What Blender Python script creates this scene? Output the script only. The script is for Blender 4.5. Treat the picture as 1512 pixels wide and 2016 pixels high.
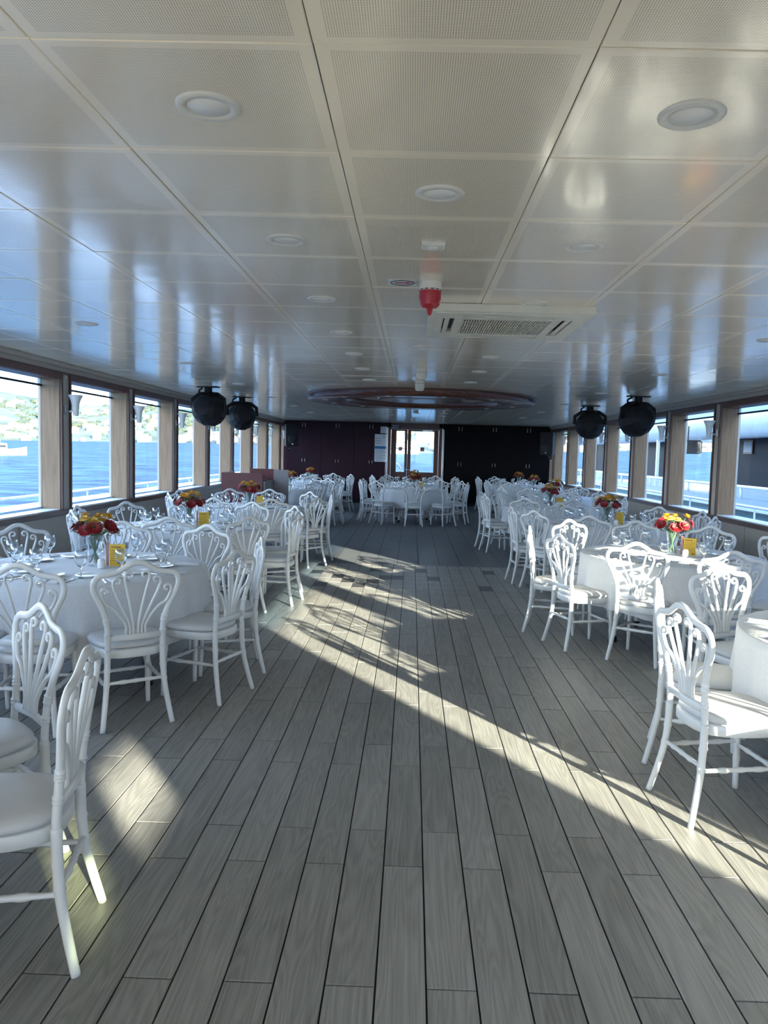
import bpy, bmesh, math, random
from mathutils import Vector, Matrix
random.seed(7)
PI=math.pi
S=bpy.context.scene
COL=S.collection
for o in list(bpy.data.objects): bpy.data.objects.remove(o)

# ------------------------------------------------------------ camera
YAW,PITCH,ROLL,CX,CAMZ=-0.0175,-0.0782,0.0266,782.04,1.57
fw=Vector((math.sin(YAW)*math.cos(PITCH),math.cos(YAW)*math.cos(PITCH),math.sin(PITCH)))
r0=Vector((math.cos(YAW),-math.sin(YAW),0)); u0=r0.cross(fw)
rr=r0*math.cos(ROLL)+u0*math.sin(ROLL); uu=u0*math.cos(ROLL)-r0*math.sin(ROLL)
cam=bpy.data.objects.new('camera',bpy.data.cameras.new('camera')); COL.objects.link(cam)
M=Matrix(((rr.x,uu.x,-fw.x,0),(rr.y,uu.y,-fw.y,0),(rr.z,uu.z,-fw.z,CAMZ),(0,0,0,1)))
cam.matrix_world=M
cam.data.sensor_fit='HORIZONTAL'; cam.data.sensor_width=36; cam.data.lens=1500/1512*36
cam.data.shift_x=-(CX-756)/1512; cam.data.clip_start=.05; cam.data.clip_end=9000
S.camera=cam
def ray(x,y):
    d=fw+rr*((x-CX)/1500)-uu*((y-1008)/1500); return d.normalized()

# ------------------------------------------------------------ world, sun, exposure
S.view_settings.view_transform='Standard'; S.view_settings.look='None'
S.view_settings.gamma=1; S.view_settings.exposure=1.72; S.view_settings.use_curve_mapping=False
W=bpy.data.worlds.new('sky'); S.world=W; W.use_nodes=True
nt=W.node_tree; nt.nodes.clear()
tc=nt.nodes.new('ShaderNodeTexCoord'); sp=nt.nodes.new('ShaderNodeSeparateXYZ')
cr=nt.nodes.new('ShaderNodeValToRGB'); bg=nt.nodes.new('ShaderNodeBackground'); wo=nt.nodes.new('ShaderNodeOutputWorld')
nt.links.new(tc.outputs['Generated'],sp.inputs[0]); nt.links.new(sp.outputs['Z'],cr.inputs[0])
nt.links.new(cr.outputs[0],bg.inputs[0]); nt.links.new(bg.outputs[0],wo.inputs[0])
e=cr.color_ramp.elements
e[0].position=0.0; e[0].color=(.90,.94,1,1); e[1].position=.75; e[1].color=(.27,.45,.80,1)
m_=e.new(.16); m_.color=(.70,.83,1,1)
SKY=2.6; bg.inputs[1].default_value=SKY
AZ=math.radians(57); EL=math.radians(12.3)
sd=Vector((-math.cos(AZ)*math.cos(EL),math.sin(AZ)*math.cos(EL),-math.sin(EL)))
sun=bpy.data.objects.new('sun',bpy.data.lights.new('sun','SUN')); COL.objects.link(sun)
sun.rotation_mode='QUATERNION'; sun.rotation_quaternion=sd.to_track_quat('-Z','Y')
sun.data.energy=15.5; sun.data.color=(1,.86,.64); sun.data.angle=math.radians(.55)
sun.location=(12,-14,8)

# ------------------------------------------------------------ materials
def nodes(name):
    m=bpy.data.materials.new(name); m.use_nodes=True
    return m,m.node_tree,m.node_tree.nodes['Principled BSDF']
def mat(name,c,rough=.5,metal=0,var=.06,scale=8,bump=0,spec=.5,coat=0,emit=None,stretch=(1,1,1),sheen=0):
    m,t,b=nodes(name)
    b.inputs['Roughness'].default_value=rough; b.inputs['Metallic'].default_value=metal
    b.inputs['Specular IOR Level'].default_value=spec; b.inputs['Coat Weight'].default_value=coat
    b.inputs['Coat Roughness'].default_value=.15; b.inputs['Sheen Weight'].default_value=sheen
    tcn=t.nodes.new('ShaderNodeTexCoord'); mp=t.nodes.new('ShaderNodeMapping'); mp.inputs['Scale'].default_value=stretch
    n=t.nodes.new('ShaderNodeTexNoise'); n.inputs['Scale'].default_value=scale; n.inputs['Detail'].default_value=4
    t.links.new(tcn.outputs['Object'],mp.inputs[0]); t.links.new(mp.outputs[0],n.inputs['Vector'])
    r=t.nodes.new('ShaderNodeValToRGB'); t.links.new(n.outputs['Fac'],r.inputs[0])
    r.color_ramp.elements[0].position=.3; r.color_ramp.elements[1].position=.7
    r.color_ramp.elements[0].color=(*[max(0,v*(1-var)) for v in c],1); r.color_ramp.elements[1].color=(*[min(1,v*(1+var)) for v in c],1)
    t.links.new(r.outputs[0],b.inputs['Base Color'])
    if bump:
        bp=t.nodes.new('ShaderNodeBump'); bp.inputs['Strength'].default_value=bump; bp.inputs['Distance'].default_value=.01
        t.links.new(n.outputs['Fac'],bp.inputs['Height']); t.links.new(bp.outputs[0],b.inputs['Normal'])
    if emit:
        b.inputs['Emission Color'].default_value=(*emit[0],1); b.inputs['Emission Strength'].default_value=emit[1]
    return m
def wood(name,c1,c2,rough=.45,axis='Z',scale=3,fine=60):
    m,t,b=nodes(name); b.inputs['Roughness'].default_value=rough
    tcn=t.nodes.new('ShaderNodeTexCoord'); mp=t.nodes.new('ShaderNodeMapping')
    s=[fine,fine,fine]; s['XYZ'.index(axis)]=scale; mp.inputs['Scale'].default_value=s
    n=t.nodes.new('ShaderNodeTexNoise'); n.inputs['Scale'].default_value=1; n.inputs['Detail'].default_value=6
    t.links.new(tcn.outputs['Object'],mp.inputs[0]); t.links.new(mp.outputs[0],n.inputs['Vector'])
    r=t.nodes.new('ShaderNodeValToRGB'); t.links.new(n.outputs['Fac'],r.inputs[0])
    r.color_ramp.elements[0].position=.3; r.color_ramp.elements[1].position=.72
    r.color_ramp.elements[0].color=(*c1,1); r.color_ramp.elements[1].color=(*c2,1)
    t.links.new(r.outputs[0],b.inputs['Base Color'])
    return m
def plank_mat(name,c1,c2,axis_y=True):
    # grey wood-look porcelain: warped long grain, tone per piece, fine relief
    m,t,b=nodes(name); b.inputs['Roughness'].default_value=.42; b.inputs['Specular IOR Level'].default_value=.45
    N=t.nodes.new; L=t.links.new
    g=N('ShaderNodeNewGeometry'); oi=N('ShaderNodeObjectInfo')
    mp=N('ShaderNodeMapping'); L(g.outputs['Position'],mp.inputs[0])
    cmb=N('ShaderNodeCombineXYZ'); ml=N('ShaderNodeMath'); ml.operation='MULTIPLY'; ml.inputs[1].default_value=37
    L(oi.outputs['Random'],ml.inputs[0]); L(ml.outputs[0],cmb.inputs[2]); L(ml.outputs[0],cmb.inputs[0]); L(cmb.outputs[0],mp.inputs['Location'])
    m2=N('ShaderNodeMapping'); m2.inputs['Scale'].default_value=(9,.9,1) if axis_y else (.9,9,1); L(mp.outputs[0],m2.inputs[0])
    n1=N('ShaderNodeTexNoise'); n1.inputs['Scale'].default_value=1; n1.inputs['Detail'].default_value=1.5; n1.inputs['Distortion'].default_value=.5
    L(m2.outputs[0],n1.inputs['Vector'])
    # contour lines of the broad noise = growth rings
    k=N('ShaderNodeMath'); k.operation='MULTIPLY'; k.inputs[1].default_value=90; L(n1.outputs['Fac'],k.inputs[0])
    sn=N('ShaderNodeMath'); sn.operation='SINE'; L(k.outputs[0],sn.inputs[0])
    m3=N('ShaderNodeMapping'); m3.inputs['Scale'].default_value=(160,3,1) if axis_y else (3,160,1); L(mp.outputs[0],m3.inputs[0])
    n2=N('ShaderNodeTexNoise'); n2.inputs['Scale'].default_value=1; n2.inputs['Detail'].default_value=3; L(m3.outputs[0],n2.inputs['Vector'])
    m4=N('ShaderNodeMapping'); m4.inputs['Scale'].default_value=(5,2,1); L(mp.outputs[0],m4.inputs[0])
    n3=N('ShaderNodeTexNoise'); n3.inputs['Scale'].default_value=1; n3.inputs['Detail'].default_value=3; L(m4.outputs[0],n3.inputs['Vector'])
    a1=N('ShaderNodeMath'); a1.operation='MULTIPLY_ADD'; a1.inputs[1].default_value=.08; a1.inputs[2].default_value=.12; L(sn.outputs[0],a1.inputs[0])
    a2=N('ShaderNodeMath'); a2.operation='MULTIPLY_ADD'; a2.inputs[1].default_value=.55; L(n2.outputs['Fac'],a2.inputs[0]); L(a1.outputs[0],a2.inputs[2])
    a3=N('ShaderNodeMath'); a3.operation='MULTIPLY_ADD'; a3.inputs[1].default_value=.3; L(n3.outputs['Fac'],a3.inputs[0]); L(a2.outputs[0],a3.inputs[2])
    a4=N('ShaderNodeMath'); a4.operation='MULTIPLY_ADD'; a4.inputs[1].default_value=.22; L(oi.outputs['Random'],a4.inputs[0]); L(a3.outputs[0],a4.inputs[2])
    r=N('ShaderNodeValToRGB'); L(a4.outputs[0],r.inputs[0])
    r.color_ramp.elements[0].position=.2; r.color_ramp.elements[1].position=.95
    r.color_ramp.elements[0].color=(*c1,1); r.color_ramp.elements[1].color=(*c2,1)
    L(r.outputs[0],b.inputs['Base Color'])
    bp=N('ShaderNodeBump'); bp.inputs['Strength'].default_value=.35; bp.inputs['Distance'].default_value=.004
    L(a2.outputs[0],bp.inputs['Height']); L(bp.outputs[0],b.inputs['Normal'])
    return m
def glass_pane(name,tint=(.9,.96,1),f=.012,pe=5,k=.35):
    m=bpy.data.materials.new(name); m.use_nodes=True; t=m.node_tree; t.nodes.clear()
    N=t.nodes.new; L=t.links.new
    o=N('ShaderNodeOutputMaterial'); mx=N('ShaderNodeMixShader'); tr=N('ShaderNodeBsdfTransparent'); gl=N('ShaderNodeBsdfGlossy'); lw=N('ShaderNodeLayerWeight'); lw.inputs[0].default_value=.5
    pw=N('ShaderNodeMath'); pw.operation='POWER'; pw.inputs[1].default_value=5; L(lw.outputs['Facing'],pw.inputs[0])
    fr=N('ShaderNodeMath'); fr.operation='MULTIPLY_ADD'; fr.inputs[1].default_value=k; fr.inputs[2].default_value=f; L(pw.outputs[0],fr.inputs[0]); pw.inputs[1].default_value=pe
    tr.inputs[0].default_value=(*tint,1); gl.inputs['Roughness'].default_value=.02; gl.inputs[0].default_value=(.9,.9,.9,1)
    L(fr.outputs[0],mx.inputs[0]); L(tr.outputs[0],mx.inputs[1]); L(gl.outputs[0],mx.inputs[2]); L(mx.outputs[0],o.inputs[0])
    return m
def clear_glass(name):
    m,t,b=nodes(name); b.inputs['Base Color'].default_value=(.97,.99,1,1); b.inputs['Roughness'].default_value=.02
    b.inputs['Transmission Weight'].default_value=1; b.inputs['IOR'].default_value=1.45
    return m
def ceiling_mat(name):
    m,t,b=nodes(name); N=t.nodes.new; L=t.links.new
    b.inputs['Roughness'].default_value=.21; b.inputs['Specular IOR Level'].default_value=.9
    b.inputs['Coat Weight'].default_value=.5; b.inputs['Coat Roughness'].default_value=.10
    g=N('ShaderNodeNewGeometry'); mp=N('ShaderNodeMapping'); mp.inputs['Location'].default_value=(.2427,-1.735,0); L(g.outputs['Position'],mp.inputs[0])
    s=N('ShaderNodeSeparateXYZ'); L(mp.outputs[0],s.inputs[0])
    def M_(op,a,bv=None):
        n=N('ShaderNodeMath'); n.operation=op
        if isinstance(a,(int,float)): n.inputs[0].default_value=a
        else: L(a,n.inputs[0])
        if bv is not None:
            if isinstance(bv,(int,float)): n.inputs[1].default_value=bv
            else: L(bv,n.inputs[1])
        return n.outputs[0]
    P=.0057
    def cell(v): return M_('SUBTRACT',M_('FRACT',M_('DIVIDE',v,P)),.5)
    cx,cy=cell(s.outputs['X']),cell(s.outputs['Y'])
    d=M_('SQRT',M_('ADD',M_('MULTIPLY',cx,cx),M_('MULTIPLY',cy,cy)))
    hole=M_('LESS_THAN',d,.24)
    def inside(v,W_,mg):
        q=M_('MULTIPLY',M_('SUBTRACT',M_('FRACT',M_('DIVIDE',v,W_)),.5),W_)
        return M_('LESS_THAN',M_('ABSOLUTE',q),W_/2-mg)
    mask=M_('MULTIPLY',hole,M_('MULTIPLY',inside(s.outputs['X'],.625,.034),inside(s.outputs['Y'],.611,.03)))
    mx=N('ShaderNodeMix'); mx.data_type='RGBA'
    mx.inputs['A'].default_value=(.92,.80,.62,1); mx.inputs['B'].default_value=(.20,.17,.145,1)
    L(mask,mx.inputs['Factor']); L(mx.outputs['Result'],b.inputs['Base Color'])
    n=N('ShaderNodeTexNoise'); n.inputs['Scale'].default_value=2.6; n.inputs['Detail'].default_value=1; L(g.outputs['Position'],n.inputs['Vector'])
    bp=N('ShaderNodeBump'); bp.inputs['Strength'].default_value=.12; bp.inputs['Distance'].default_value=.02; L(n.outputs['Fac'],bp.inputs['Height'])
    L(bp.outputs[0],b.inputs['Normal']); L(bp.outputs[0],b.inputs['Coat Normal'])
    return m
def sea_mat(name):
    m,t,b=nodes(name); N=t.nodes.new; L=t.links.new
    g=N('ShaderNodeNewGeometry')
    mp=N('ShaderNodeMapping'); mp.inputs['Rotation'].default_value=(0,0,.5); mp.inputs['Scale'].default_value=(.12,.30,.2); L(g.outputs['Position'],mp.inputs[0])
    n=N('ShaderNodeTexNoise'); n.inputs['Scale'].default_value=1; n.inputs['Detail'].default_value=8; n.inputs['Roughness'].default_value=.62; L(mp.outputs[0],n.inputs['Vector'])
    r=N('ShaderNodeValToRGB'); L(n.outputs['Fac'],r.inputs[0])
    r.color_ramp.elements[0].position=.40; r.color_ramp.elements[0].color=(.003,.024,.060,1)
    r.color_ramp.elements[1].position=.64; r.color_ramp.elements[1].color=(.040,.110,.150,1)
    df=N('ShaderNodeBsdfDiffuse'); gl=N('ShaderNodeBsdfGlossy'); gl.inputs['Roughness'].default_value=.25; ms=N('ShaderNodeMixShader'); ms.inputs[0].default_value=.07
    L(r.outputs[0],df.inputs[0]); L(df.outputs[0],ms.inputs[1]); L(gl.outputs[0],ms.inputs[2]); L(ms.outputs[0],t.nodes['Material Output'].inputs[0]); t.nodes.remove(b)
    bp=N('ShaderNodeBump'); bp.inputs['Strength'].default_value=1; bp.inputs['Distance'].default_value=.5; L(n.outputs['Fac'],bp.inputs['Height']); L(bp.outputs[0],df.inputs['Normal']); L(bp.outputs[0],gl.inputs['Normal'])
    return m
M_chair=mat('chair white resin',(.70,.705,.70),.33,var=.03)
M_cush=mat('cushion vinyl',(.58,.58,.58),.42,var=.05,scale=5)
M_cloth=mat('table linen',(.62,.63,.65),.9,var=.04,scale=60,bump=.15,sheen=.2)
M_cer=mat('white ceramic',(.85,.86,.87),.15,var=.02)
M_steel=mat('polished steel',(.55,.56,.58),.16,metal=1,var=.05)
M_chrome=mat('brushed aluminium',(.75,.76,.78),.3,metal=1,var=.05)
M_glass=clear_glass('clear glass'); M_thin=glass_pane('thin glassware',(.90,.93,.96),.10,2,.9)
M_water=mat('vase water',(.5,.6,.55),.1)
M_pane=glass_pane('window glass'); M_pane2=glass_pane('greenish window glass',(.60,.68,.57)); M_paneb=glass_pane('tinted strip glass',(.66,.82,.95))
M_ceil=ceiling_mat('perforated ceiling panel'); M_tbar=mat('ceiling grid white',(.78,.72,.62),.35)
M_plank=plank_mat('grey wood porcelain',(.115,.111,.102),(.36,.348,.32)); M_plank2=plank_mat('grey cross grain tile',(.045,.05,.058),(.15,.158,.17),False)
M_dark=plank_mat('dark grey tile',(.035,.035,.04),(.09,.09,.095))
M_grout=mat('dark grout',(.035,.034,.033),.9)
M_wall=mat('beige laminate wall',(.46,.41,.35),.5,var=.04); M_wain=mat('wainscot laminate',(.40,.345,.28),.5,var=.04)
M_trim=wood('dark mahogany trim',(.075,.030,.022),(.15,.065,.045),.4)
M_veneer=wood('light walnut veneer',(.20,.112,.056),(.31,.19,.10),.5)
M_sill=wood('sill wood',(.07,.035,.022),(.16,.085,.05),.3,axis='Y')
M_maroon=mat('maroon cabinet laminate',(.024,.005,.013),.5,spec=.2,var=.08); M_maroond=mat('dark cabinet laminate',(.004,.003,.004),.55,spec=.12,var=.08)
M_counter=mat('maroon counter panel',(.13,.035,.04),.4,var=.08); M_greyp=mat('grey counter side',(.26,.25,.27),.5)
M_black=mat('black plastic',(.010,.010,.012),.55,spec=.3); M_rubber=mat('black rubber',(.01,.01,.01),.6)
M_red=mat('red plastic',(.45,.02,.03),.3); M_cream=mat('cream plastic',(.72,.68,.58),.35)
M_lamp=mat('lamp diffuser',(.80,.78,.74),.35); M_lframe=mat('lamp rim white',(.70,.67,.60),.35)
M_frost=mat('frosted shade glass',(.72,.72,.70),.3)
M_redp=mat('red petals',(.24,.006,.012),.5,var=.3,scale=40); M_yelp=mat('yellow petals',(.70,.36,.025),.5,var=.25,scale=40); M_paley=mat('pale yellow petals',(.78,.55,.12),.5,var=.2,scale=40)
M_green=mat('leaf green',(.05,.13,.03),.45,var=.4,scale=30); M_stem=mat('stem green',(.10,.22,.07),.5,var=.3); M_core=mat('flower heart',(.10,.03,.01),.7)
M_card=mat('yellow card',(.72,.46,.04),.5,var=.03); M_ink=mat('printed ink',(.16,.08,.02),.6); M_pink=mat('dusty pink card',(.42,.20,.18),.5)
M_paper=mat('white paper',(.62,.66,.70),.6); M_blue=mat('blue print',(.02,.15,.40),.5); M_greyi=mat('grey print',(.30,.33,.36),.6)
M_shipw=mat('ship white paint',(.80,.82,.84),.35,var=.03); M_teal=mat('teal hull paint',(.02,.13,.17),.3); M_shipw2=mat('ship pale paint',(.36,.42,.47),.4,var=.04); M_shipg=mat('dark ship window',(.006,.010,.018),.4,spec=.08)
M_shipc=mat('ship cabin interior',(.02,.017,.015),.7)
M_sea=sea_mat('sea water'); M_deck=mat('painted deck',(.45,.46,.45),.5)
M_hill=mat('wooded hillside',(.075,.10,.06),.9,var=.5,scale=.012); M_wal1=mat('cream house wall',(.30,.28,.245),.8); M_wal2=mat('white house wall',(.34,.34,.34),.8); M_wal3=mat('salmon house wall',(.35,.14,.09),.8)
M_roof=mat('clay roof',(.16,.08,.05),.8); M_roofg=mat('grey roof',(.40,.38,.36),.8); M_tree=mat('hillside tree',(.040,.052,.033),.9,var=.4,scale=.2); M_hwin=mat('house window glass',(.12,.15,.18),.2)
M_wood2=wood('red brown ring wood',(.07,.02,.012),(.17,.055,.03),.25,axis='X')

# ------------------------------------------------------------ geometry helpers
def link(name,bm,m,parent=None,smooth=False,loc=None,matl=None):
    me=bpy.data.meshes.new(name); bm.to_mesh(me); bm.free()
    for x in (matl or [m]): me.materials.append(x)
    if smooth:
        for p in me.polygons: p.use_smooth=True
    o=bpy.data.objects.new(name,me); COL.objects.link(o)
    if parent: o.parent=parent
    if loc: o.location=loc
    return o
def box(bm,x0,x1,y0,y1,z0,z1,mi=0):
    vs=[bm.verts.new((x,y,z)) for z in(z0,z1) for y in(y0,y1) for x in(x0,x1)]
    for f in((0,2,3,1),(4,5,7,6),(0,1,5,4),(2,6,7,3),(0,4,6,2),(1,3,7,5)):
        fc=bm.faces.new([vs[i] for i in f]); fc.material_index=mi
    return vs
def boxo(name,x0,x1,y0,y1,z0,z1,m,parent=None,bev=0):
    bm=bmesh.new(); box(bm,x0,x1,y0,y1,z0,z1)
    if bev: bmesh.ops.bevel(bm,geom=bm.edges[:],offset=bev,segments=2,affect='EDGES')
    return link(name,bm,m,parent)
def tilebox(bm,x0,x1,y0,y1,z0,z1,ch=.003):
    # slab with a chamfered top or bottom edge
    a=[bm.verts.new(p) for p in((x0,y0,z0),(x1,y0,z0),(x1,y1,z0),(x0,y1,z0))]
    b=[bm.verts.new(p) for p in((x0,y0,z1-ch),(x1,y0,z1-ch),(x1,y1,z1-ch),(x0,y1,z1-ch))]
    c=[bm.verts.new(p) for p in((x0+abs(ch),y0+abs(ch),z1),(x1-abs(ch),y0+abs(ch),z1),(x1-abs(ch),y1-abs(ch),z1),(x0+abs(ch),y1-abs(ch),z1))]
    for s in(a,b),(b,c):
        for i in range(4):
            j=(i+1)%4; bm.faces.new((s[0][i],s[0][j],s[1][j],s[1][i]))
    bm.faces.new(c)
def sweep(bm,pts,rad,sides=8,up=None,cap=True,phase=0):
    """tube along pts; rad = radius or (a,b) per point; up = fixed depth axis for flat ribs"""
    n=len(pts); pts=[Vector(p) for p in pts]; rings=[]
    prev=None
    for i,p in enumerate(pts):
        t=(pts[min(i+1,n-1)]-pts[max(i-1,0)]).normalized()
        if up is not None:
            b=Vector(up); a=t.cross(b)
            if a.length<1e-6: a=Vector((1,0,0))
            a.normalize(); b=a.cross(t).normalized()
        else:
            if prev is None:
                b=Vector((0,0,1)) if abs(t.z)<.9 else Vector((0,1,0))
            else: b=prev
            a=t.cross(b).normalized(); b=a.cross(t).normalized(); prev=b
        q=rad[i] if isinstance(rad,list) else rad
        ra,rb=(q if isinstance(q,tuple) else (q,q))
        rings.append([bm.verts.new(p+a*ra*math.cos(2*PI*k/sides+phase)+b*rb*math.sin(2*PI*k/sides+phase)) for k in range(sides)])
    for i in range(n-1):
        for k in range(sides):
            l=(k+1)%sides
            bm.faces.new((rings[i][k],rings[i+1][k],rings[i+1][l],rings[i][l]))
    if cap:
        bm.faces.new(rings[0]); bm.faces.new(rings[-1][::-1])
def lathe(bm,prof,seg=24,c=(0,0,0),close=False):
    rings=[]
    for r,z in prof:
        if r<1e-5: rings.append([bm.verts.new((c[0],c[1],c[2]+z))])
        else: rings.append([bm.verts.new((c[0]+r*math.cos(2*PI*k/seg),c[1]+r*math.sin(2*PI*k/seg),c[2]+z)) for k in range(seg)])
    idx=list(range(len(rings)-1))
    for i in idx:
        A,B=rings[i],rings[i+1]
        for k in range(seg):
            l=(k+1)%seg
            if len(A)==1 and len(B)==1: continue
            if len(A)==1: bm.faces.new((A[0],B[l],B[k]))
            elif len(B)==1: bm.faces.new((A[k],A[l],B[0]))
            else: bm.faces.new((A[k],A[l],B[l],B[k]))
def spline(P,n=6):
    P=[Vector(p) for p in P]; out=[]
    Q=[P[0]*2-P[1]]+P+[P[-1]*2-P[-2]]
    for i in range(1,len(Q)-2):
        a,b,c,d=Q[i-1],Q[i],Q[i+1],Q[i+2]
        for k in range(n):
            t=k/n
            out.append(.5*((2*b)+(c-a)*t+(2*a-5*b+4*c-d)*t*t+(3*b-a-3*c+d)*t*t*t))
    out.append(P[-1]); return out
def empty(name,loc=(0,0,0),rz=0):
    o=bpy.data.objects.new(name,None); COL.objects.link(o); o.location=loc; o.rotation_euler=(0,0,rz); o.empty_display_size=.1
    return o
def tag(o,label=None,cat=None,group=None,kind=None):
    if label: o['label']=label
    if cat: o['category']=cat
    if group: o['group']=group
    if kind: o['kind']=kind
    return o
KIDS={}
def copy_tree(o,parent=None):
    c=o.copy(); COL.objects.link(c)
    if parent: c.parent=parent
    for ch in KIDS.setdefault(o.name,[x for x in bpy.data.objects if x.parent==o]): copy_tree(ch,c)
    return c
_first={}
def inst(proto,loc,rz,label,cat,group=None,rx=None):
    """first call uses the prototype itself, later ones copy it and its parts"""
    if proto.name in _first: o=copy_tree(proto)
    else:
        _first[proto.name]=1; KIDS[proto.name]=[x for x in bpy.data.objects if x.parent==proto]
        for k in KIDS[proto.name]: KIDS[k.name]=[x for x in bpy.data.objects if x.parent==k]
        o=proto
    o.location=loc; o.rotation_euler=(rx[0] if rx else 0,rx[1] if rx else 0,rz)
    return tag(o,label,cat,group)
def struct(o): o['kind']='structure'; return o

# ------------------------------------------------------------ room shell
XL,XR,YF,YB,ZC=-3.9,4.15,23.1,-7.2,2.455
DEP=.25
# floor
fl=struct(boxo('floor',XL-DEP,XR+DEP,YB-.2,YF+.6,-.08,-.008,M_grout))
PW,PL,PX0,PY0=.15,.931,.085-8*.15,2.127-.931*5
YS=8.72
def infr(x0,x1,y0,y1):
    if y1<1.0: return False
    ok=False
    for x in(x0,x1):
        for y in(max(y0,.8),y1):
            d=Vector((x,y,-CAMZ)); z=d.dot(fw)
            if z<=0: continue
            px=CX+1500*d.dot(rr)/z; py=1008-1500*d.dot(uu)/z
            if -60<px<1572 and py<2080: ok=True
    return ok
cand=[];
offs=[0,.31,.62,.16,.47,.78]
i0=int((XL-DEP-PX0)/PW)-1
for i in range(-30,45):
    x0=PX0+i*PW
    if x0+PW<XL-.02 or x0>XR+.02: continue
    # rows measured: neighbouring planks are shifted by about a third of a plank
    off=((i-8)%2)*PL*.29
    j=-12
    while True:
        y0=PY0+j*PL-off; y1=y0+PL; j+=1
        if y1<YB: continue
        if y0>YS: break
        cand.append((max(x0,XL),min(x0+PW,XR),max(y0,YB),min(y1,YS)))
vis=[c for c in cand if infr(*c) and c[3]-c[2]>.2]; vis.sort(key=lambda c:c[2])
near=vis[:300]; ns=set(near); rest=[c for c in cand if c not in ns]
G=.003
bm=bmesh.new(); tilebox(bm,-PW/2+G,PW/2-G,-PL/2+G,PL/2-G,-.008,0,.0012)
pm=bpy.data.meshes.new('plank'); bm.to_mesh(pm); bm.free(); pm.materials.append(M_plank)
for x0,x1,y0,y1 in near:
    o=bpy.data.objects.new('plank',pm); COL.objects.link(o); o.parent=fl
    o.location=((x0+x1)/2,(y0+y1)/2,random.uniform(-.0006,0)); o.scale=((x1-x0)/PW,(y1-y0)/PL,1)
bm=bmesh.new()
for x0,x1,y0,y1 in rest: tilebox(bm,x0+G,x1-G,y0+G,y1-G,-.008,0,.0012)
tag(link('far_planks',bm,M_plank,fl),kind='stuff')
# short tiles of the inlaid band, then wide cross-grained tiles up to the cabinets
bm=bmesh.new(); bd=bmesh.new(); y=YS; row=0
while y<10.6:
    h=min(.305,10.6-y)
    for i in range(-30,45):
        x0=PX0+i*PW
        if x0+PW<XL or x0>XR: continue
        c=(max(x0,XL)+G,min(x0+PW,XR)-G,y+G,y+h-G,-.008,0,.0012)
        k=i-8
        tilebox(bd if (k,row) in((0,4),(1,2),(-9,3),(9,1),(14,4),(-14,1)) or random.random()<.05 else bm,*c)
    y+=h; row+=1
tag(link('short_tiles',bm,M_plank,fl),kind='stuff'); tag(link('dark_tiles',bd,M_dark,fl),kind='stuff')
bm=bmesh.new(); y=10.6
while y<YF+.4:
    for i in range(-14,15):
        x0=-.17+i*.30
        if x0+.3<XL or x0>XR: continue
        for s in range(4):
            tilebox(bm,max(x0,XL)+G,min(x0+.3,XR)-G,y+s*.15+.0016,min(y+s*.15+.15,YF+.55)-.0016,-.008,0,.0012)
    y+=.6
tag(link('cross_grain_tiles',bm,M_plank2,fl),kind='stuff')

# ceiling
ce=struct(boxo('ceiling',XL-DEP,XR+DEP,YB-.2,YF+.6,ZC+.0155,ZC+.12,M_tbar))
TW,TK,TX0,TY0=.625,.611,-.2427,1.735
bm=bmesh.new()
w,h=TW/2-.0012,TK/2-.001
tilebox(bm,-w,w,-h,h,ZC+.014,ZC,-.0025)
cm=bpy.data.meshes.new('ceiling_panel'); bm.to_mesh(cm); bm.free(); cm.materials.append(M_ceil)
far=bmesh.new()
for i in range(-6,8):
    for j in range(-16,36):
        x0=TX0+i*TW; y0=TY0+j*TK
        if x0+TW<XL or x0>XR or y0+TK<YB or y0>YF: continue
        a,b_=max(x0,XL),min(x0+TW,XR); c,d=max(y0,YB),min(y0+TK,YF+.3)
        if -2<=j<=13:
            o=bpy.data.objects.new('ceiling_panel',cm); COL.objects.link(o); o.parent=ce
            tx,ty=random.gauss(0,.0022),random.gauss(0,.0022)
            o.location=((a+b_)/2,(c+d)/2,ZC*0+.0); o.scale=((b_-a)/TW,(d-c)/TK,1)
            # tilt about the panel's own centre
            R_=Matrix.Rotation(tx,4,'X')@Matrix.Rotation(ty,4,'Y')
            cc=Vector(((a+b_)/2,(c+d)/2,ZC))
            o.matrix_local=Matrix.Translation(cc)@R_@Matrix.Diagonal(((b_-a)/TW,(d-c)/TK,1,1))@Matrix.Translation((0,0,-ZC))
        else:
            tilt=random.gauss(0,.0016)
            n0=len(far.verts); tilebox(far,a+.0012,b_-.0012,c+.001,d-.001,ZC+.014,ZC,-.0025)
            far.verts.ensure_lookup_table()
            for v in far.verts[n0:]: v.co.z+=(v.co.y-(c+d)/2)*tilt
tag(link('far_ceiling_panels',far,M_ceil,ce),kind='stuff')

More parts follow.
